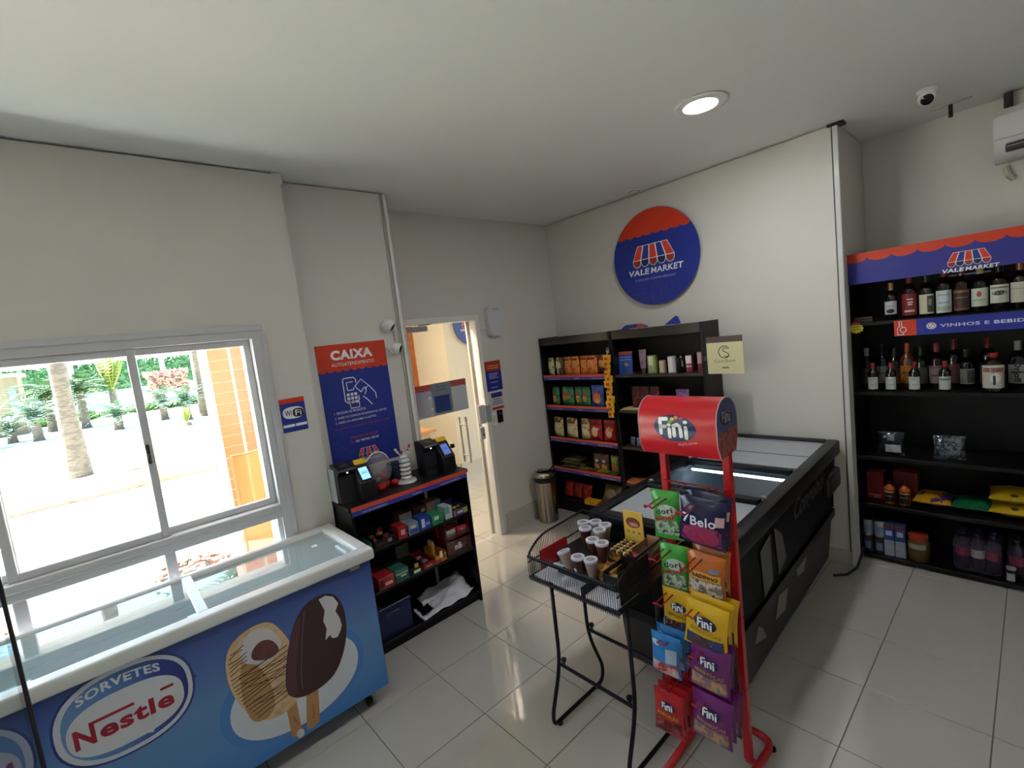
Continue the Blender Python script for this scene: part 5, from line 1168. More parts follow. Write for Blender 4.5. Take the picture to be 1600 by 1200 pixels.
# fourth board
z = WB[3]+.001; g = 'packs on the fourth board of the wine shelf'
o = boxthing('juice_box', 'dark red carton at the left end of the fourth board', (-.805, 4.14, z), .10, .10, .20, c('#6d1216', .35), 0, g, bands=[('#a8605c', -.4, .35, .12, .18), ('#a8605c', -.1, .3, .05, .1)])
o = boxthing('juice_box', 'dark red carton behind the orange bottles', (-.645, 4.22, z), .14, .10, .20, c('#5a0e12', .35), 0, g)
for i, x in enumerate((-.715, -.63)):
    bottle(['left', 'right'][i]+' one of two orange sauce bottles with black labels', (x, 4.10, z), .032, .165, '#b3561c', '#2a1512', '#16130f', (.1, .62), [('r', '#c99a5a', 0, .85, .4, .05), ('r', '#8a7a5a', 0, .5, .3, .03)], 'orange bottles on the fourth board', .66, .86)
g = 'grain bags on the fourth board'
YB = ['#c9a61c', '#d6b830', '#b3901a']
snack('grain_bag', 'yellow and purple bag lying on the fourth board', (-.49, 4.085, z+.045), .20, .24, .066, ['#c9961c', '#4a2a6d', '#d6ae3a'], 410, flat=True, group=g, sealc=c('#c9961c', .4), sc=7)
snack('grain_bag', 'green bag lying between the yellow ones on the fourth board', (-.30, 4.085, z+.042), .19, .24, .058, ['#17613f', '#1f7a50', '#5a3a2c'], 411, flat=True, group=g, sealc=c('#17613f', .4), sc=7)
snack('grain_bag', 'lower yellow bag of the stack at the right', (-.10, 4.075, z+.048), .23, .26, .072, YB, 412, flat=True, group=g, sealc=c('#c2a01c', .4), sc=6, patch=[('o', '#4a4414', 0, .1, .08, .05)])
snack('grain_bag', 'upper yellow bag of the stack at the right', (-.10, 4.085, z+.132), .23, .26, .072, YB, 413, flat=True, rz=.03, group=g, sealc=c('#c2a01c', .4), sc=6, patch=[('o', '#4a4414', 0, .1, .08, .05)])
# bottom board
z = WB[4]+.001; g = 'drinks on the bottom board of the wine shelf'
def can(label, loc, col, grp):
    t = thing('drink_can', label, 'can', loc, group=grp)
    MB().lathe([(.024, 0), (.033, .008), (.033, .108), (.026, .12)], 20).build('can', nm('can_metal', col, .25, .5), t, True)
    MB().lathe([(.026, .12), (.0265, .1225), (.023, .1215), (.0001, .119)], 20).build('lid', nm('aluminium', '#a9adb2', .25, .9), t, True)
    f = CylFr(.0336); MB().patch(f, -.02, .02, .03, .085, 6, 1, 0).build('label_print', c('#5a6890', .35), t)
for lv in range(2):
    for i in range(2):
        can(('upper ' if lv else 'lower ')+('left' if not i else 'right')+' can in the stack of four at the left end of the bottom board', (-.845+.069*i, 4.075, z+.1235*lv), '#8f96a0' if lv else '#3a3c3c', 'cans on the bottom board')
for lv in range(2):
    for i in range(2):
        boxthing('milk_carton', ('upper ' if lv else 'lower ')+('left' if not i else 'right')+(' blue carton with a brown top' if lv else ' white carton under the blue ones'), (-.72+.062*i, 4.055, z+.118*lv), .058, .07, .117, c('#2c4486' if lv else '#8f96a6', .4), 0, 'cartons on the bottom board', 'carton', [('#6d3f34', -.5, .5, .75, 1.), ('#b9c0d6', -.3, .3, .3, .6)] if lv else [('#a9b0c0', -.4, .4, .55, .6)])
t = thing('preserve_jar', 'wide jar of amber preserve with orange lid on the bottom board', 'jar', (-.565, 4.10, z), group=g)
MB().lathe([(.055, 0), (.062, .01), (.062, .13), (.054, .15), (.05, .155)], 24).build('glass', nm('amber_glass', '#5a4420', .1), t, True)
MB().lathe([(.054, .152), (.055, .156), (.055, .182), (.05, .186), (.0001, .187)], 24).build('lid', c('#a8381c', .35), t, True)
MB().patch(CylFr(.0626), -.05, .05, .095, .13, 10, 1, 0).build('label', c('#8a8a80', .5), t)
def pack6(label, x, w_):
    t = thing('bottle_pack', label, 'bottle pack', (x, 4.09, z), group=g)
    for i in range(3):
        for j in range(2):
            b = MB().lathe([(.030, 0), (.034, .01), (.034, .15), (.03, .18), (.014, .215), (.014, .235)], 14, ((i-1)*.072, .04+j*.072, 0)).build('bottle', nm('dark_purple_pet', '#24121f', .15), t, True)
            MB().lathe([(.0155, .235), (.0155, .252), (.0001, .253)], 12, ((i-1)*.072, .04+j*.072, 0)).build('cap', c('#2c2a4a', .35), b, True)
            MB().lathe([(.0344, .09), (.0344, .145)], 14, ((i-1)*.072, .04+j*.072, 0)).build('label', c('#7a1a30' if i != 1 else '#9c9aa0', .4), b)
    MB().poly(Fr((0, .155, 0), (1, 0, 0), (0, 0, 1)), rrect(-.115, .115, .0, .225, .03), 0, .16).build('shrink_film', film('#8a7f9c', .12, .08), t)
    return t
pack6('shrink-wrapped pack of purple drink bottles on the bottom board', -.27, .23)
pack6('second wrapped pack of purple drink bottles cut by the picture edge', -.02, .23)
t = thing('sauce_jar', 'little dark jar with a white label in front of the second bottle pack', 'jar', (-.118, 4.043, z), group=g)
MB().lathe([(.024, 0), (.026, .006), (.026, .075), (.02, .088)], 18).build('glass', nm('dark_jar_glass', '#1c1a24', .1), t, True)
MB().lathe([(.022, .087), (.0225, .1), (.0001, .101)], 16).build('lid', c('#8f8a8c', .3), t, True)
MB().patch(CylFr(.0265), -.02, .02, .02, .068, 6, 1, 0).build('label', c('#9ca3b0', .5), t)
t = thing('wood_offcuts', 'two flat brown wooden offcuts on the left of the top board', 'wood', (-.82, 4.05, WB[0]+.001))
for k in range(2): MB().rbox(-.055, .055-.004*k, 0, .03, .018*k, .016+.018*k, .001).build('stick', c('#4a382a', .6), t)
t = thing('price_tag', 'yellow splash-shaped price tag on the edge of the top board', 'price tag', (-.852, 4.0185, 1.66))
F = Fr((0, 0, 0), (1, 0, 0), (0, 0, 1))
MB().poly(F, [((.037 if i % 2 else .045)*math.cos(2*PI*i/24), .035+(.029 if i % 2 else .036)*math.sin(2*PI*i/24)) for i in range(24)], 0, .0015).build('card', c('#c9c02a', .45), t)
MB().poly(F, [(-.028, .066), (-.02, .060), (0, .063), (.02, .060), (.028, .064), (.022, .076), (0, .08), (-.022, .077)], .0015, .0022).build('red_top', c('#b03a28', .4), t)
for k in range(2): MB().poly(F, [(-.024, .045-.018*k), (.024, .045-.018*k), (.024, .049-.018*k), (-.024, .049-.018*k)], .0015, .002).build('print_line', c('#55501a'), t)
MB().rbox(-.004, .004, -.001, .0015, .07, .10, .0005).build('clip', c('#55504c'), t)
# ------------------------------------------------------------------ wire basket table
T = thing('basket_table', 'black wire dump basket on a tubular table frame in front of the island freezer', 'basket table', (0, 0, 0))
def curve(pts, seg=6):
    """rounds the corners of a polyline given as (point, radius)"""
    out = []
    for i, (p, r) in enumerate(pts):
        p = Vector(p)
        if r == 0 or i in (0, len(pts)-1): out.append(p); continue
        a = (Vector(pts[i-1][0])-p); b = (Vector(pts[i+1][0])-p); ra = min(r, a.length*.49, b.length*.49)
        a = p+a.normalized()*ra; b = p+b.normalized()*ra
        for k in range(seg+1):
            q = k/seg; out.append(a*(1-q)**2+p*2*q*(1-q)+b*q*q)
    return out
LXX = (-1.585, -1.15)
for X in LXX:
    pts = [((X, 1.50, .755), 0), ((X, 1.50, .30), .10), ((X, 1.415, .08), .08), ((X, 1.415, .022), .05), ((X, 1.80, .022), .05), ((X, 1.815, .10), .09), ((X, 1.725, .33), .10), ((X, 1.725, .76), 0)]
    fr_ = MB().tube(curve(pts), .0095, 10).build('leg_frame', DARKMETAL, T, 'all')
    for y in (1.455, 1.765): MB().cyl((X, y, .001), (X, y, .018), .013, n=10).cyl((X, y, .012), (X, y, .03), .006, n=8).build('glide_foot', BLACK, fr_)
for y, zz in ((1.50, .295), (1.727, .36)):
    cb = MB().tube([(LXX[0], y, zz), (LXX[1], y, zz)], .0085, 8).build('crossbar', DARKMETAL, T)
    for X, s_ in ((LXX[0], 1), (LXX[1], -1)): MB().cyl((X+.028*s_, y, zz+.006), (X+.028*s_, y, zz+.03), .006, n=8).cyl((X+.028*s_, y, zz+.03), (X+.028*s_, y, zz+.04), .014, n=10).build('clamp_knob', BLACK, cb)
bx0, bx1, by0, by1, bz = -1.655, -1.137, 1.43, 1.865, .760
zf, zb = .868, .948
rimp = [((bx0, by1, zb), .0), ((bx0, by0+.10, zb-.012), .06), ((bx0, by0, zf), .03), ((bx1, by0, zf+.012), .03), ((bx1, by0+.10, zb-.012), .06), ((bx1, by1, zb), 0)]
MB().tube(curve(rimp), .0055, 8).tube([(bx0, by1, zb), (bx1, by1, zb)], .0055, 8).build('basket_rim', DARKMETAL, T, 'all')
MB().tube([(bx0, by0, bz), (bx1, by0, bz), (bx1, by1, bz), (bx0, by1, bz)], .0055, 8, True).build('base_rim', DARKMETAL, T)
MB().rbox(bx0, bx1, by0-.003, by0+.003, zf-.010, zf+.004, .001).build('front_band', DARKMETAL, T)
MB().rbox(bx0, bx1, by0-.003, by0+.003, bz-.002, bz+.012, .001).build('front_band', DARKMETAL, T)
MB().tube([(bx0, by0, (bz+zf)/2+.02), (bx0, by1, (bz+zb)/2)], .004, 6).tube([(bx1, by0, (bz+zf)/2+.02), (bx1, by1, (bz+zb)/2)], .004, 6).tube([(bx0, by1, (bz+zb)/2), (bx1, by1, (bz+zb)/2)], .004, 6).build('middle_rail', DARKMETAL, T)
b = MB(); W_ = .0014
n_ = 46
for i in range(n_+1):
    x = bx0+(bx1-bx0)*i/n_
    b.cyl((x, by0, bz-.014), (x, by0, zf+.012*i/n_), W_, n=4, caps=False); b.cyl((x, by1, bz), (x, by1, zb), W_, n=4, caps=False)
    b.cyl((x, by0, bz-.014), (x, by0+.012, bz-.010), W_, n=4, caps=False); b.cyl((x, by0, bz), (x, by1, bz), W_, n=4, caps=False)
for i in range(37):
    y = by0+(by1-by0)*i/36; q = min(1, (y-by0)/.10); zt = zf+(zb-.012-zf)*math.sin(q*PI/2)+max(0, (y-by0-.1)/(by1-by0-.1))*.012
    for x in (bx0, bx1): b.cyl((x, y, bz), (x, y, zt), W_, n=4, caps=False)
stuff(b.build('basket_wires', DARKMETAL, T))
MB().rbox(-1.335, -1.325, by0+.004, 1.545, bz+.010, bz+.05, .001).build('divider', DARKMETAL, T)
zb0 = bz+.0075
t = MB().box(-1.64, -1.345, 1.445, 1.60, zb0, zb0+.0015).build('paper_sheet', c('#c9cad2', .6)); tag(t, 'white paper sheet on the floor of the basket at the left', 'paper')
t = MB().box(-1.318, -1.152, 1.445, 1.60, zb0, zb0+.0015).build('paper_sheet', c('#c9cad2', .6)); tag(t, 'white paper sheet on the floor of the basket at the right', 'paper')
# cone holder and cones
t = thing('cone_holder', 'dark brown tiered holder for chocolate cones in the basket', 'holder', (0, 0, 0))
HB = nm('dark_card', '#1f1517', .45)
MB().rbox(-1.64, -1.335, 1.62, 1.85, zb0+.002, zb0+.055, .002).build('back_tier', HB, t)
MB().rbox(-1.56, -1.345, 1.53, 1.615, zb0+.002, zb0+.012, .002).build('front_tier', HB, t)
MB().rbox(-1.645, -1.639, 1.50, 1.70, zb0+.01, zb0+.10, .001).build('red_side_card', c('#a31f22', .4), t)
BEI, BRO = nm('beige_wrapper', '#a8908a', .4), nm('brown_wrapper', '#4a2422', .35)
CONES = [(-1.598, 1.795, .827, BEI, 0, 'beige chocolate cone at the far left of the holder'), (-1.548, 1.835, .827, BEI, 0, 'beige pink chocolate cone in the far middle'), (-1.482, 1.828, .827, BEI, 0, 'beige chocolate cone in the far right corner'),
         (-1.545, 1.745, .827, BRO, 0, 'brown chocolate cone in front of the far beige ones'), (-1.470, 1.765, .827, BEI, 0, 'beige cone with a torn lid right of the brown one'), (-1.500, 1.56, .787, BEI, .35, 'beige chocolate cone leaning to the left at the front'),
         (-1.432, 1.545, .787, BRO, 0, 'brown chocolate cone with a pale spot at the front'), (-1.366, 1.558, .787, BEI, 0, 'beige chocolate cone at the front right'), (-1.372, 1.655, .827, BRO, 0, 'brown chocolate cone by the yellow card'), (-1.44, 1.67, .820, BRO, 0, 'brown chocolate cone deep in the middle of the holder')]
for i, (x, y, zz, m, ln, n) in enumerate(CONES):
    t = thing('chocolate_cone', n, 'cone', (x, y, zz-.012), group='chocolate cones in the basket', rot=(0, -ln, 0))
    MB().lathe([(.010, 0), (.014, .006), (.0295, .088), (.0305, .098)], 18).build('wrapper', m, t, True)
    MB().lathe([(.0325, .096), (.0325, .106), (.027, .1075), (.026, .105), (.0001, .1045)], 20).build('lid', nm('white_lid', '#d0ced6', .35), t, True)
    MB().disc(Fr((0, 0, .1052), (1, 0, 0), (0, 1, 0)), 0, 0, .020, .020, .0004, 16, 1).build('lid_print', c('#8f8c90', .4), t)
    if i == 6: MB().disc(Fr((0, -.0245, .05), (1, 0, 0), (0, -.23, 1)), 0, 0, .009, .009, .001, 12, 1).build('pale_spot', c('#d9cfd0'), t)
# truffle display, cartons and sweets
t = thing('truffle_display', 'yellow truffle display carton with a tall picture card', 'display box', (-1.315, 1.835, zb0+.002), group=None)
YC = c('#d9a83a', .4)
MB().rbox(-.055, .055, 0, .006, 0, .25, .001).build('picture_card', c('#e0b048', .4), t)
F = Fr((0, 0, 0), (1, 0, 0), (0, 0, 1))
MB().disc(F, 0, .195, .040, .026, .001, 20, 1).build('dark_picture', mottle(['#4a1c14', '#8a3a2a', '#6d2a1c'], 50, .4), t)
MB().disc(F, .004, .186, .026, .010, .0016, 16, 1).build('pink_print', c('#c98a7a'), t)
for u in (-.03, 0, .03): MB().disc(F, u, .147, .008, .006, .001, 10, 1).build('small_print', c('#7a7a24'), t)
MB().rbox(-.056, .056, -.135, -.002, 0, .085, .0015).build('carton', mottle(['#c9963a', '#8a4a1c', '#d9ae54'], 22, .4, sharp=True), t)
for i in range(3):
    for j in range(5):
        o = sweet(['left', 'middle', 'right'][i]+' truffle in the '+['back', 'fourth', 'third', 'second', 'front'][j]+' row of the yellow display', -1.315+0, 0, 0, mottle(['#d9c070', '#4a2414', '#e0cf94'], 70, .4, sharp=True), .0165, 'truffles in the yellow display', .8, i*5+j, 'truffle')
        o.location = (-1.315-.036+.036*i, 1.835-.02-.027*j, zb0+.002+.085+.012)
t = boxthing('truffle_carton', 'low yellow carton in front of the truffle display', (-1.33, 1.585, zb0+.002), .10, .10, .055, mottle(['#b98a3c', '#7a4a20', '#c9a860'], 20, .4, sharp=True), .12, None)
t = thing('open_carton', 'open brown cardboard carton at the back of the basket', 'carton', (0, 0, 0))
KR = c('#a57a56', .6)
MB().rbox(-1.255, -1.15, 1.848, 1.852, zb0+.002, .915, .001).rbox(-1.255, -1.251, 1.72, 1.848, zb0+.002, .90, .001).rbox(-1.154, -1.15, 1.72, 1.848, zb0+.002, .90, .001).build('wall', KR, t)
MB().rbox(-1.255, -1.15, 1.716, 1.720, zb0+.002, .88, .001).build('red_front', c('#a8201e', .4), t)
text(t, Fr((0, 1.716, 0), (1, 0, 0), (0, 0, 1)), 'PAÇOCA', -1.205, .865, .075, .02, c('#d9c0b8', .4), .001, .03)
for s_, x in (('A', -1.17), ):
    MB().poly(Fr((0, 1.722, 0), (1, 0, 0), (0, 0, 1)), rotel(-1.19, .885, .032, .03, .5, 2, 20), -.02, -.018).build('round_flap', c('#5f3a28', .6), t)
t = thing('black_carton', 'open black display carton with sweets in the right of the basket', 'carton', (0, 0, 0))
BK = nm('black_card', '#0f0d11', .4)
MB().rbox(-1.158, -1.153, 1.475, 1.70, zb0+.002, .91, .001).rbox(-1.30, -1.158, 1.695, 1.70, zb0+.002, .87, .001).rbox(-1.30, -1.158, 1.55, 1.555, zb0+.002, .835, .001).rbox(-1.30, -1.295, 1.555, 1.695, zb0+.002, .845, .001).rbox(-1.295, -1.158, 1.555, 1.695, zb0+.002, zb0+.006, .001).build('wall', BK, t)
MB().poly(Fr((0, 1.55, 0), (1, 0, 0), (0, 0, 1)), [(-1.285, .79), (-1.25, .785), (-1.24, .80), (-1.28, .805)], .0004, .001).build('white_print', c('#3a4156'), t)
for k, (x, y, zz, m, n) in enumerate(((-1.215, 1.60, .06, '#1c4a9c', 'blue ball sweet on top in the black carton'), (-1.265, 1.59, .05, '#a8905c', 'beige sweet at the front left of the black carton'), (-1.18, 1.66, .08, '#b98d3c', 'gold sweet at the back of the black carton'), (-1.175, 1.59, .05, '#8f9098', 'silver sweet at the front right of the black carton'), (-1.24, 1.655, .06, '#2a2a3c', 'dark blue sweet in the middle of the black carton'))):
    sweet(n, x, y, zb0+.006+zz-.01, m, .026 if k == 0 else .021, 'sweets in the black carton', .85, 80+k); o = COL.objects[-1]
    bpy.data.objects[o.name].location = (x, y, zb0+.012+zz*.5)

# ------------------------------------------------------------------ red sweets stand
R_ = thing('sweets_stand', 'red two-post sweets stand with a rounded header and wire hooks', 'display stand', (0, 0, 0))
RD = nm('red_enamel', '#b81420', .32); RDK = nm('red_wire', '#a8141f', .35)
PX = (-1.112, -.832); PY = 1.83
for X in PX:
    p = MB().rbox(X-.0155, X+.0155, PY-.0155, PY+.0155, .02, 1.375, .004, 2).build('post', RD, R_)
    for zz in (.35, .67, 1.0): MB().rbox(X-.0165, X+.0165, PY-.0165, PY+.0165, zz, zz+.003, .0005).build('joint_seam', c('#4a0d12'), p)
base = curve([((PX[0]+.05, 1.50, .0175), 0), ((PX[0]+.03, 1.985, .0175), .07), ((PX[1]+.045, 1.985, .0175), .07), ((PX[1]+.03, 1.50, .0175), 0)])
bs = MB().tube(base, .0155, 12).build('base_loop', RD, R_, 'all')
for X in PX: MB().rbox(X-.012, X+.042, PY-.012, PY+.012, .006, .024, .003).build('base_plate', RD, bs)
for x, y in ((PX[1]+.052, 1.955), (PX[0]+.037, 1.955)): MB().cyl((x, y, 0), (x, y, .012), .012, n=10).build('glide_foot', BLACK, bs)
# header: arched box with printed ends
prof = [(1.762, 1.356)]+[(1.742-.0035*math.sin(PI*i/6), 1.385+.10*i/6) for i in range(1, 6)]
cy, cz, ra = 1.83, 1.497, .092
prof += [(cy-ra*math.cos(PI*i/14), cz+.096*math.sin(PI*i/14)) for i in range(15)]
prof += [(1.918, 1.43), (1.90, 1.38), (1.895, 1.366)]
HX0, HX1 = -1.168, -.822
FE = Fr((0, 0, 0), (0, 1, 0), (0, 0, 1))      # n = +x
hd_ = MB().poly(FE, prof, HX0+.003, HX1-.003).build('header', nm('red_print', '#c01824', .3), R_, True)
HB2 = MB().poly(FE, prof, HX1-.003, HX1).build('end_panel', nm('blue_grey_print', '#4a5684', .35), hd_); MB().poly(FE, prof, HX0, HX0+.003).build('end_panel', nm('blue_grey_print', '#4a5684', .35), hd_)
low = [(1.762, 1.356)]+[(1.742-.0035*math.sin(PI*i/6), 1.385+.10*i/6) for i in range(1, 5)]
low = [(a+.001, b) for a, b in low]+[(1.79, 1.463), (1.815, 1.452), (1.85, 1.470), (1.885, 1.460), (1.917, 1.468), (1.918, 1.43), (1.90, 1.38), (1.895, 1.366)]
MB().poly(FE, low, HX1+.0004, HX1+.0012).build('sweets_picture', mottle(['#5a1c20', '#8a3a3a', '#a8605a', '#6d2a2c'], 45, .4), HB2)
edge = [(HX1-.001, a, b) for a, b in prof]; edge2 = [(HX0+.001, a, b) for a, b in prof]
MB().tube(edge, .0022, 5, True).build('white_edging', nm('white_edging', '#c9a8a8', .4), hd_); MB().tube(edge2, .0022, 5, True).build('white_edging', nm('white_edging', '#c9a8a8', .4), hd_)
class HeadFr:
    """unrolled front of the arched header; u = x, v = length along the arch from the lower front edge"""
    def __init__(s):
        s.P = [Vector((0, a, b)) for a, b in prof]; s.L = [0]
        for i in range(1, len(s.P)): s.L.append(s.L[-1]+(s.P[i]-s.P[i-1]).length)
    def p(s, u, v, n=0.):
        v = max(0, min(s.L[-1]-1e-6, v)); i = max(k for k in range(len(s.L)-1) if s.L[k] <= v)
        a, b = s.P[i], s.P[i+1]; d = (b-a).normalized(); q = a+d*(v-s.L[i])
        return Vector((u, q.y, q.z))+Vector((0, -d.z, d.y))*n
HF = HeadFr()
def sweet_logo(parent, fr, cu, cv, w, n=.0012, dark='#22245c', tag_=True, white='#ece8ea', dots=True):
    """dark oval badge with rounded white letters and coloured dots"""
    MB().disc(fr, cu, cv, w*.5, w*.30, n, 30, 4, -.06).build('badge', c(dark, .35), parent)
    k = w/1.0; m = MB(); o = MB()
    wd = .085*k
    L_ = [[(-.34, .20), (-.335, -.13)], [(-.34, .195), (-.18, .205)], [(-.335, .02), (-.225, .03)], [(-.13, -.02), (-.12, -.20)], [(-.02, .06), (-.01, -.17)], [(-.01, .05), (.07, .09), (.13, .05), (.15, -.17)], [(.265, .03), (.275, -.20)]]
    for q in L_:
        q = [(a0+(a1-a0)*i/6, b0+(b1-b0)*i/6) for (a0, b0), (a1, b1) in zip(q, q[1:]) for i in range(6)]+[q[-1]]
        o.stroke(fr, [(cu+a*k, cv+b*k) for a, b in q], wd*1.35, n+.0006)
        m.stroke(fr, [(cu+a*k, cv+b*k) for a, b in q], wd, n+.0011)
        for a, b in (q[0], q[-1]): m.disc(fr, cu+a*k, cv+b*k, wd/2, wd/2, n+.0011, 12, 1); o.disc(fr, cu+a*k, cv+b*k, wd*.675, wd*.675, n+.0006, 12, 1)
    for a, b in ((-.13, .07), (.265, .15)): m.disc(fr, cu+a*k, cv+b*k, wd*.62, wd*.46, n+.0012, 12, 1); o.disc(fr, cu+a*k, cv+b*k, wd*.8, wd*.62, n+.0006, 12, 1)
    o.build('letter_shadow', c('#141230', .4), parent); m.build('lettering', c(white, .35), parent)
    if dots:
        for a, b, h in ((-.10, .14, '#5a9a3a'), (-.04, .205, '#d9a82a'), (.05, .245, '#d98a2a'), (.17, .235, '#b8343c')): MB().disc(fr, cu+a*k, cv+b*k, .05*k, .038*k, n+.0014, 14, 1).build('coloured_dot', c(h, .35), parent)
sweet_logo(hd_, HF, -.998, .125, .185)
text(hd_, HF, 'Alegria, sorriso', -.945, .063, .085, .014, c('#d8b0b0', .35), .0012, .01, rot=.18)
FE2 = Fr((HX1, 0, 0), (0, 1, 0), (0, 0, 1))
sweet_logo(HB2, FE2, 1.822, 1.516, .105, .0012, '#14141c', white='#b5aeb6', dots=True)
# hooks: five rows, two columns
ROW = [1.205, .985, .800, .632, .430]
for r, zz in enumerate(ROW):
    MB().tube([(PX[0], PY-.017, zz+.012), (PX[1], PY-.017, zz+.012)], .0035, 6).build('cross_wire', RDK, R_)
    for ccx in (-1.018, -.885):
        hk = MB().tube(curve([((ccx-.014, PY-.018, zz+.012), 0), ((ccx-.014, 1.53, zz-.004), .01), ((ccx-.014, 1.522, zz+.010), .006), ((ccx+.014, 1.522, zz+.010), .006), ((ccx+.014, 1.53, zz-.004), .01), ((ccx+.014, PY-.018, zz+.012), 0)], 3), .003, 6).build('hook', RDK, R_, 'all')
# sweets bags on the hooks
def hang(name, label, x, y, ztop, w, h, d, cols, seed, group, rz=0., roll=0., patch=None, words=None, sealc=None, logo=None, sc=20., lower=None):
    t = thing(name, label, 'sweets bag', (x, y, ztop-h), group=group, rot=(0, roll, rz))
    f = BagFr(w, h, d, seed)
    MB().bag(f, 9, 11).build('body', cols if not isinstance(cols, str) else nm('printed_foil', cols, .3), t, 'all')
    for v0, v1 in ((0, .05), (.95, 1.)): MB().box(-w*.495, w*.495, -.0018, .0018, v0*h, v1*h).build('crimped_seal', sealc or (cols if not isinstance(cols, str) else nm('printed_foil', cols, .3)), t)
    if lower: MB().patch(f, -w*.44, w*.44, lower[1]*h, lower[2]*h, 8, 5, .0012).build('clear_window', lower[0], t)
    for kind, hx, cu, cv, ru, rv in patch or ():
        b = MB()
        if kind == 'o': b.disc(f, cu*w, cv*h, ru*w, rv*h, .0022, 18, 3)
        else: b.patch(f, (cu-ru)*w, (cu+ru)*w, (cv-rv)*h, (cv+rv)*h, 8, 4, .0018)
        b.build('printed_patch', c(hx, .35) if isinstance(hx, str) else hx, t)
    for s_, cu, cv, ww, hh, col, bold, rot in words or (): text(t, f, s_, cu*w, cv*h, ww*w, hh*h, c(col, .35), .0034, bold, 0, rot)
    if logo: sweet_logo(t, f, logo[0]*w, logo[1]*h, logo[2]*w, .0026, '#1c1c50', dots=False)
    return t
def stack(n, name, labels, x, y, dz, step, **kw):
    """n bags of one kind on one hook; the front one carries the print, those behind are copies"""
    f = hang(name, labels[0], x, y, dz, **kw)
    for i in range(1, n): copy_at(f, (x+.004*((i*7) % 3-1), y+step*i, f.location.z+.004*((i*5) % 3)), tuple(f.rotation_euler), labels[i])
    return f
GREENB = nm('green_print', '#3f9a34', .3)
MINT = mottle(['#2c5a3a', '#a8b0a4', '#4f7a54', '#8a3a34', '#d0d2c8'], 32, .3, sharp=True)
def mint(label, x, y, zt, seed, roll):
    return hang('mint_bag', label, x, y, zt, .122, .205, .045, GREENB, seed, 'green mint sweets bags on the left hooks', .10, roll, sealc=GREENB, lower=(MINT, .12, .42),
                patch=[('o', '#b9c2b4', .10, .62, .34, .13)], words=[('dori', .0, .615, .62, .115, '#14301f', .03, .18), ('hortelã', .03, .485, .86, .105, '#b3221f', .05, .18)])
mint('upper green mint sweets bag at the top left of the red stand', -1.012, 1.655, 1.235, 500, -.03)
mint('lower green mint sweets bag on the second left hook', -1.003, 1.655, 1.010, 501, .02)
NAVY = nm('navy_print', '#1b1c44', .22)
stack(2, 'chew_bag', ['front navy and pink chew sweets bag at the top right of the red stand', 'rear navy chew sweets bag partly hidden behind the front one'], -.875, 1.655, 1.232, .045, w=.185, h=.195, d=.05, cols=NAVY, seed=510, group='navy chew sweets bags', rz=.05, roll=.10,
      patch=[('o', '#8a1f50', 0, .27, .40, .20), ('o', '#a3204a', .12, .20, .26, .12), ('r', '#7a1a44', .12, .42, .26, .035), ('r', '#d6a8b4', .40, .62, .085, .10)], words=[('7', -.33, .56, .16, .20, '#d9d4e0', .03, 0), ('Belo', .06, .56, .56, .19, '#d9d4e0', .02, .06)], lower=(mottle(['#5a1a40', '#8a2050', '#2a1a44', '#a82a5a'], 22, .25), .08, .40))
stack(2, 'toffee_bag', ['front orange toffee sweets bag on the second right hook', 'rear orange toffee sweets bag behind the front one'], -.872, 1.655, 1.008, .045, w=.152, h=.185, d=.045, cols=nm('orange_print', '#b8601a', .28), seed=520, group='orange toffee sweets bags', rz=.05, roll=.06,
      patch=[('r', '#d6a03a', 0, .53, .42, .08), ('r', '#6d7aa0', .25, .70, .12, .04)], words=[('DADINHO', 0, .53, .72, .085, '#4a1a2a', .05, 0)], lower=(mottle(['#8f8378', '#c9c2ba', '#6d5f58', '#e0dcd6'], 26, .22, .3, sharp=True), .08, .42))
YEL = nm('yellow_print_bag', '#d9a914', .3)
DKW = mottle(['#3a2a2a', '#5a4036', '#2a3a7a', '#4a3430'], 20, .25)
hang('jelly_bag', 'yellow jelly sweets bag on the third left hook', -.998, 1.64, .822, .128, .19, .045, YEL, 530, 'yellow jelly sweets bags', .12, .04, logo=(.08, .66, .52), words=[('BANANAS', .05, .46, .6, .07, '#8a6a10', .02, -.1)], lower=(DKW, .05, .34), sealc=YEL)
stack(3, 'jelly_bag', ['front yellow jelly sweets bag on the third right hook', 'middle yellow jelly sweets bag on the third right hook', 'rear yellow jelly sweets bag on the third right hook'], -.865, 1.60, .835, .04, w=.168, h=.195, d=.04, cols=YEL, seed=540, group='yellow jelly sweets bags', rz=.08, roll=.10, logo=(.02, .62, .52), words=[('MINHOCAS', .03, .43, .74, .085, '#a88414', .05, -.06)], lower=(DKW, .05, .32), sealc=YEL)
BLU = nm('light_blue_print', '#1c78c0', .28)
stack(3, 'marshmallow_bag', ['front light blue jelly sweets bag with a white panel on the fourth left hook', 'middle light blue jelly sweets bag on the fourth left hook', 'rear light blue jelly sweets bag on the fourth left hook'], -1.028, 1.57, .652, .045, w=.125, h=.18, d=.045, cols=BLU, seed=550, group='light blue jelly sweets bags', rz=.12, roll=.05,
      patch=[('r', '#a8b4c8', .24, .56, .18, .17), ('o', '#c6d0dc', -.3, .80, .14, .07)], lower=(mottle(['#b5403c', '#d6a09a', '#e0d0c8', '#c2605a'], 24, .3, sharp=True), .06, .36), sealc=BLU)
PUR = nm('purple_print', '#6d1a68', .28)
PKW = mottle(['#8f6d74', '#b58a5c', '#6d7a8a', '#a04a5c'], 22, .25, sharp=True)
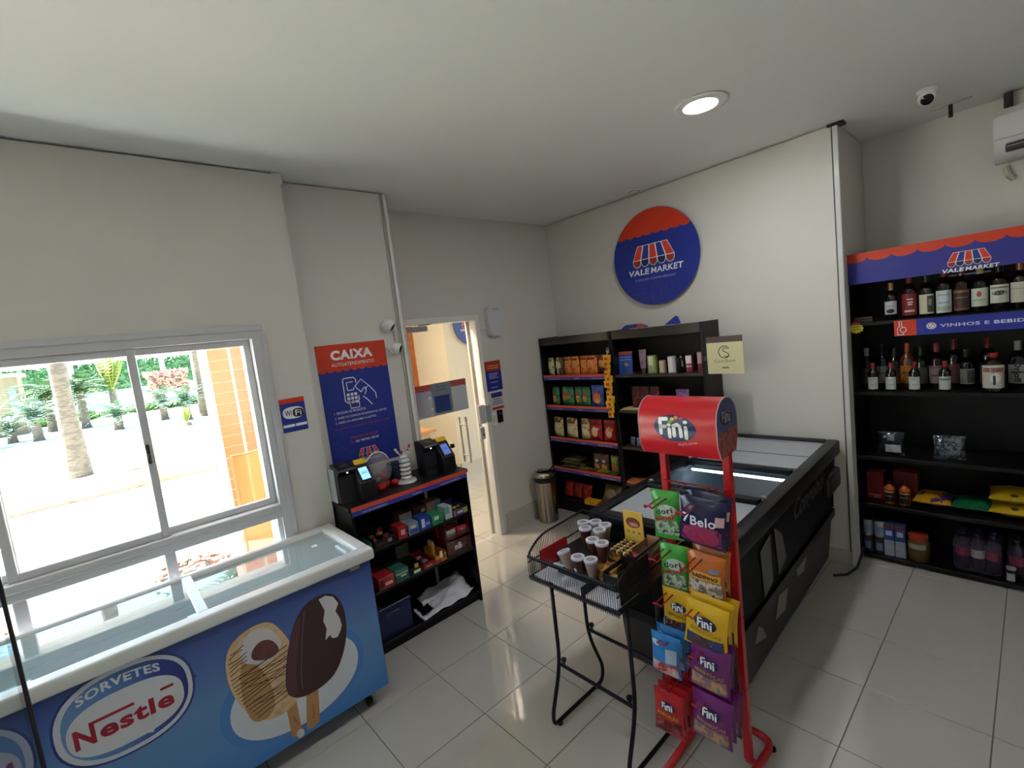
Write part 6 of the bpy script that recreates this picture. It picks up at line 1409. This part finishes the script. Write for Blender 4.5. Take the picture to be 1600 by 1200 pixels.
def pur(labels, y, zt, n, seed): stack(n, 'gum_sweets_bag', labels, -.862, y, zt, .038, w=.158, h=.20, d=.04, cols=PUR, seed=seed, group='purple jelly sweets bags', rz=.08, roll=.08, logo=(0, .66, .52), words=[('MINHOCAS', .02, .44, .74, .08, '#a88a2a', .03, -.06)], lower=(PKW, .06, .35), sealc=PUR)
pur(['front purple jelly sweets bag on the fourth right hook', 'rear purple jelly sweets bag on the fourth right hook'], 1.60, .665, 2, 560)
pur(['front purple jelly sweets bag on the lowest right hook', 'middle purple jelly sweets bag on the lowest right hook', 'rear purple jelly sweets bag on the lowest right hook'], 1.585, .462, 3, 570)
REDB = nm('red_print_bag', '#b3141c', .3)
stack(6, 'berry_bag', [q+' red jelly sweets bag on the lowest left hook' for q in ('front', 'second', 'third', 'fourth', 'fifth', 'rearmost')], -1.022, 1.545, .418, .030, w=.128, h=.195, d=.032, cols=REDB, seed=580, group='red jelly sweets bags', rz=.12, roll=.05, logo=(.0, .70, .52), words=[('AMORAS', 0, .50, .74, .09, '#c99a2a', .03, -.06)],
      lower=(mottle(['#7a1a20', '#4a1a1c', '#a83a40', '#6d3034'], 24, .25), .07, .38), sealc=REDB)

# ------------------------------------------------------------------ glass leaf standing open beside the ice-cream freezer
t = thing('glass_door', 'open frameless glass door leaf with a dark edge at the left', 'door', (0, -.335, 0))
MB().box(-2.345, -1.45, -.005, .005, .012, 2.10).build('pane', glass('#e6efec', 1.35, 0, 1.5, 'door_glass'), t)
MB().rbox(-2.358, -2.343, -.011, .011, .005, 2.10, .002).build('edge_profile', nm('dark_edge', '#2a2028', .3), t)
MB().rbox(-2.343, -1.45, -.014, .014, 0, .014, .002).build('bottom_rail', nm('satin_metal', '#a9a8a8', .3, .8), t)
# ------------------------------------------------------------------ outside the window
SOIL = mottle(['#dcd6ca', '#d3c9bb', '#e2dfd8'], 1.2, .9)
struct(MB().box(-11.06, -3.30, -14, 9, -.25, -.02).build('ground', SOIL))
LAWN = mottle(['#cfcdb8', '#dad8cc', '#d4d1c2', '#c2c4a6'], .35, .95)
struct(MB().box(-60, -11.25, -30, 32, -.2, .30).build('lawn', LAWN))
struct(MB().rbox(-11.27, -11.06, -14, 9, -.2, .315, .01).build('kerb', mottle(['#8a7764', '#9c8a74', '#7a6754'], 6, .9)))
struct(MB().box(-3.60, -3.30, -6, .9, -.25, -.0).build('path', c('#dddcd8', .8)))
# shell of this building outside (top slab keeps sun off the ceiling void)
# tiled column
tc = thing('tiled_column', 'orange tiled building column outside the right of the window', 'column', (-6.0, .958, 0))
TO = nm('orange_tile', '#95502a', .35); TJ = c('#b5a894', .8)
MB().box(-.42, 0, 0, .50, -.2, 3.4).build('core', TJ, tc)
tx = MB().rbox(0, .006, .004, .196, .003, .117, .0015).mesh('tile', TO); ty = MB().rbox(.004, .200, -.006, 0, .003, .117, .0015).mesh('tile', TO)
for k in range(1, 27):
    for j in range(2):
        o = bpy.data.objects.new('tile', tx); COL.objects.link(o); o.parent = tc; o.location = (0, .02+.22*j, .12*k)
        o = bpy.data.objects.new('tile', ty); COL.objects.link(o); o.parent = tc; o.location = (-.415+.206*j, 0, .12*k)
# orange netting
t = thing('safety_net', 'orange translucent safety netting across the lower right of the window view', 'net', (-4.6, .79, 0))
vs = []; fs = []
for j in range(9):
    for i in range(13):
        vs.append((.03*math.sin(i*1.3)+.012*math.sin(j*2+i), i*.075, j*.151-.02))
for j in range(8):
    for i in range(12): fs.append((j*13+i, j*13+i+1, (j+1)*13+i+1, (j+1)*13+i))
b = MB(); b.add(vs, fs); b.build('net', film('#c24a10', .86, .7), t, 'all')
MB().tube([(.0, 0, -.02), (.0, 0, 1.20)], .012, 6).tube([(.0, .9, -.02), (.0, .9, 1.20)], .012, 6).build('stake', c('#7a4a20', .7), t)
MB().tube([(.03*math.sin(i*1.3), i*.075, 1.195) for i in range(13)], .008, 5).build('top_cord', c('#a8440c', .6), t)
# rubble heap
rr = random.Random(12); b = MB()
for k in range(160):
    a = rr.uniform(0, 2*PI); q = rr.random()**.7; x = -5.50+.6*q*math.cos(a); y = .50+.36*q*math.sin(a); s_ = rr.uniform(.015, .035); z0 = .16*(1-q)-.02
    b.rbox(x-s_, x+s_, y-s_*rr.uniform(.5, 1), y+s_*rr.uniform(.5, 1), z0, z0+s_*1.4, s_*.3)
o = stuff(b.build('rubble', mottle(['#5c4034', '#7a5a4a', '#4a332a'], 9, .9))); tag(o, 'heap of reddish brown rubble on the ground beside the netting', 'rubble')
# palm trunks
BARK = mottle(['#4f4841', '#5f564c', '#443e38', '#6a6054'], 5, .9, stretch=(1, 1, 3), bump=.4)
FROND = [nm('palm_leaf', '#2c4a1e', .5), nm('palm_leaf_dusty', '#3a5540', .5), nm('palm_leaf_yellow', '#6a7414', .5)]
def frond_mesh(L, wl, n, droop, up, m, stiff=False):
    """one feather leaf: a curved midrib with leaflet pairs, growing along +x"""
    b = MB(); pts = []
    for i in range(n+1):
        q = i/n; pts.append(Vector((L*q*math.cos(up-droop*q*.5), 0, L*q*math.sin(up-droop*q))))
    for i in range(n):
        a, d = pts[i], pts[i+1]; w0 = .010*L*(1-i/n)+.002
        b.add([a+Vector((0, -w0, 0)), a+Vector((0, w0, 0)), d+Vector((0, w0*.8, 0)), d+Vector((0, -w0*.8, 0))], [(0, 1, 2, 3)])
        q = i/n; l = wl*math.sin(PI*(.12+.86*q))**.7
        if i:
            for s_ in (-1, 1):
                tip = a+Vector((l*.55, s_*l, -.15*l+(.25*l if stiff else 0))); w1 = L/n*.42
                b.add([a, a+Vector((w1, 0, 0)), tip+Vector((w1*.2, 0, 0)), a+Vector((-.1*w1, s_*l*.4, .02*l))], [(0, 1, 2), (0, 2, 3)])
    return b.mesh('frond', m)
fr_c = frond_mesh(1.0, .17, 14, .9, .9, FROND[1]); fr_g = frond_mesh(1.0, .20, 14, 1.1, .8, FROND[0]); fr_y = frond_mesh(1.0, .12, 12, .25, 1.15, FROND[2], True)
def palm(name, label, x, y, z0, trunk_h, r0, r1, scale, nf, me, up=(0., .6), lean=0., cat='palm', group=None, base=1.4):
    t = thing(name, label, cat, (x, y, z0), group=group)
    pts = [(r0*base, -.05), (r0*base*.92, .06*trunk_h), (r0, .2*trunk_h), (r0*.96, .5*trunk_h), (r1, trunk_h)]
    b = MB(); vs = []
    for i in range(len(pts)-1):
        (ra, za), (rb, zb_) = pts[i], pts[i+1]; b.cyl((lean*za, 0, za), (lean*zb_, 0, zb_), ra, rb, 14, caps=False)
    b.build('trunk', BARK, t, 'all')
    for k in range(nf):
        o = bpy.data.objects.new('frond', me); COL.objects.link(o); o.parent = t
        a = 2.39996*k; e = up[0]+(up[1]-up[0])*k/nf
        o.location = (lean*trunk_h, 0, trunk_h); o.rotation_euler = (0, -e, a); o.scale = (scale,)*3
    return t
palm('royal_palm', 'tall smooth grey palm trunk standing behind the kerb', -11.80, -.395, .30, 7.0, .128, .105, 2.6, 14, fr_g, (.1, .9), 0, 'palm', None, 1.55)
palm('royal_palm', 'thinner palm trunk far back right of the middle of the window', -21.0, 3.05, .30, 7.0, .15, .12, 2.6, 12, fr_g, (.1, .9), .02, 'palm', None, 1.5)
palm('royal_palm', 'thin dark palm trunk right beside the tiled column', -16.0, 2.73, .30, 7.0, .10, .09, 2.4, 12, fr_g, (.1, .9), .0, 'palm', None, 1.3)
g = 'cycads in the garden'
for k, (x, y, th, sc, me, up, n) in enumerate(((-23.5, -2.25, .30, 1.25, fr_c, (-.1, .7), 'spreading grey-green cycad at the far left by the beige wall'), (-22.5, -1.55, .60, 1.35, fr_c, (-.1, .8), 'spiky pale cycad left of the big palm trunk'), (-26.0, -1.35, 1.5, 1.6, fr_g, (-.5, .5), 'large arching dark cycad behind the big palm trunk'), (-25.0, -.35, 1.45, 1.55, fr_g, (-.3, .7), 'arching cycad with yellow-green crown right of the big trunk'),
      (-25.0, .62, 1.35, 1.6, fr_y, (.5, 1.1), 'yellow-green upright palm glowing in the sun near the window bar'), (-21.5, .52, .35, 1.0, fr_c, (-.2, .9), 'low grey-green cycad on the lawn under the yellow palm'), (-22.5, 1.93, .55, 1.25, fr_c, (-.2, .8), 'pale cycad just right of the window bar'), (-20.5, 2.42, .50, 1.15, fr_c, (-.1, .9), 'spiky cycad left of the thinner palm trunk'), (-18.2, 2.10, .10, .55, fr_y, (.1, 1.1), 'small yellow-green shrub palm in front of the spiky cycad'))):
    palm('cycad', n, x, y, .30, th, .14, .11, sc, 22, me, up, 0, 'cycad', g, 1.2)
# hedge, walls and pergola at the end of the garden
def hedge(name, label, x0, x1, y0, y1, z0, z1, n, col, seed):
    rr = random.Random(seed); b = MB()
    for k in range(n):
        p = Vector((rr.uniform(x0, x1), rr.uniform(y0, y1), rr.uniform(z0, z1))); f = rr.random()
        if f < .6: p.x = x1+rr.uniform(-.1, .06)
        else: p.z = z1+rr.uniform(-.1, .06)
        a = Vector((rr.uniform(-1, 1), rr.uniform(-1, 1), rr.uniform(-1, 1))).normalized()*rr.uniform(.10, .2); d = a.orthogonal().normalized()*.09
        b.add([p-a, p+d, p+a, p-d], [(0, 1, 2, 3)])
    b.box(x0+.1, x1-.1, y0+.1, y1-.1, z0, z1-.1)
    o = stuff(b.build(name, col)); return tag(o, label, 'hedge')
hedge('hedge', 'tall green hedge at the far end of the garden', -44, -42, -6, 7, .3, 3.3, 3200, mottle(['#23472c', '#35603a', '#1c3a24'], 3, .7), 1)
hedge('flower_bush', 'pink flowering bush right of the window bar', -30.6, -29, 2.1, 3.7, 1.0, 2.15, 700, mottle(['#8f5a54', '#a88078', '#55653f'], 4, .7), 2)
hedge('low_hedge', 'low green border along the far white wall', -31.2, -30.4, -5.0, 6.0, .3, .62, 900, mottle(['#3a5a2c', '#4c6d38'], 3, .7), 3)
o = MB().box(-34, -33.8, -5.5, 7, .3, 1.55).build('garden_wall', c('#66727e', .7)); tag(o, 'low pale blue-white wall at the back of the garden', 'wall')
o = thing('garden_hut', 'beige rendered hut wall at the far left of the window view', 'building', (-27.5, -3.25, .3))
MB().box(-2, 0, -2.5, 1.1, 0, 2.35).build('wall', c('#6a6050', .8), o)
MB().box(-2.1, .15, -2.6, 1.25, 2.35, 2.5).build('roof_edge', c('#85817a', .7), o)
MB().box(-.005, .02, .80, 1.02, .9, 1.9).build('window', c('#5f6a70', .3), o)
pg = thing('pergola', 'white pergola frame across the back of the garden', 'pergola', (-37, 0, .3))
for y in (-3.6, -.7, 2.2, 3.55, 5.2): MB().rbox(-.12, .12, y-.12, y+.12, 0, 3.0, .01).build('post', c('#a3a8ac', .6), pg)
for x in (-1.2, .0): MB().rbox(x-.08, x+.08, -5, 6, 3.0, 3.28, .01).build('beam', c('#a3a8ac', .6), pg)
# pool
o = thing('pool', 'blue corner of a pool in the lawn at the far left', 'pool', (-21.6, -2.95, .3))
MB().poly(Fr((0, 0, 0), (1, 0, 0), (0, 1, 0)), rotel(0, 0, 1.15, 1.05, 0), .002, .012).build('rim', c('#d9dcda', .6), o)
MB().poly(Fr((0, 0, 0), (1, 0, 0), (0, 1, 0)), rotel(0, 0, 1.02, .92, 0), .012, .016).build('water', nm('pool_water', '#2f7fb8', .05), o)
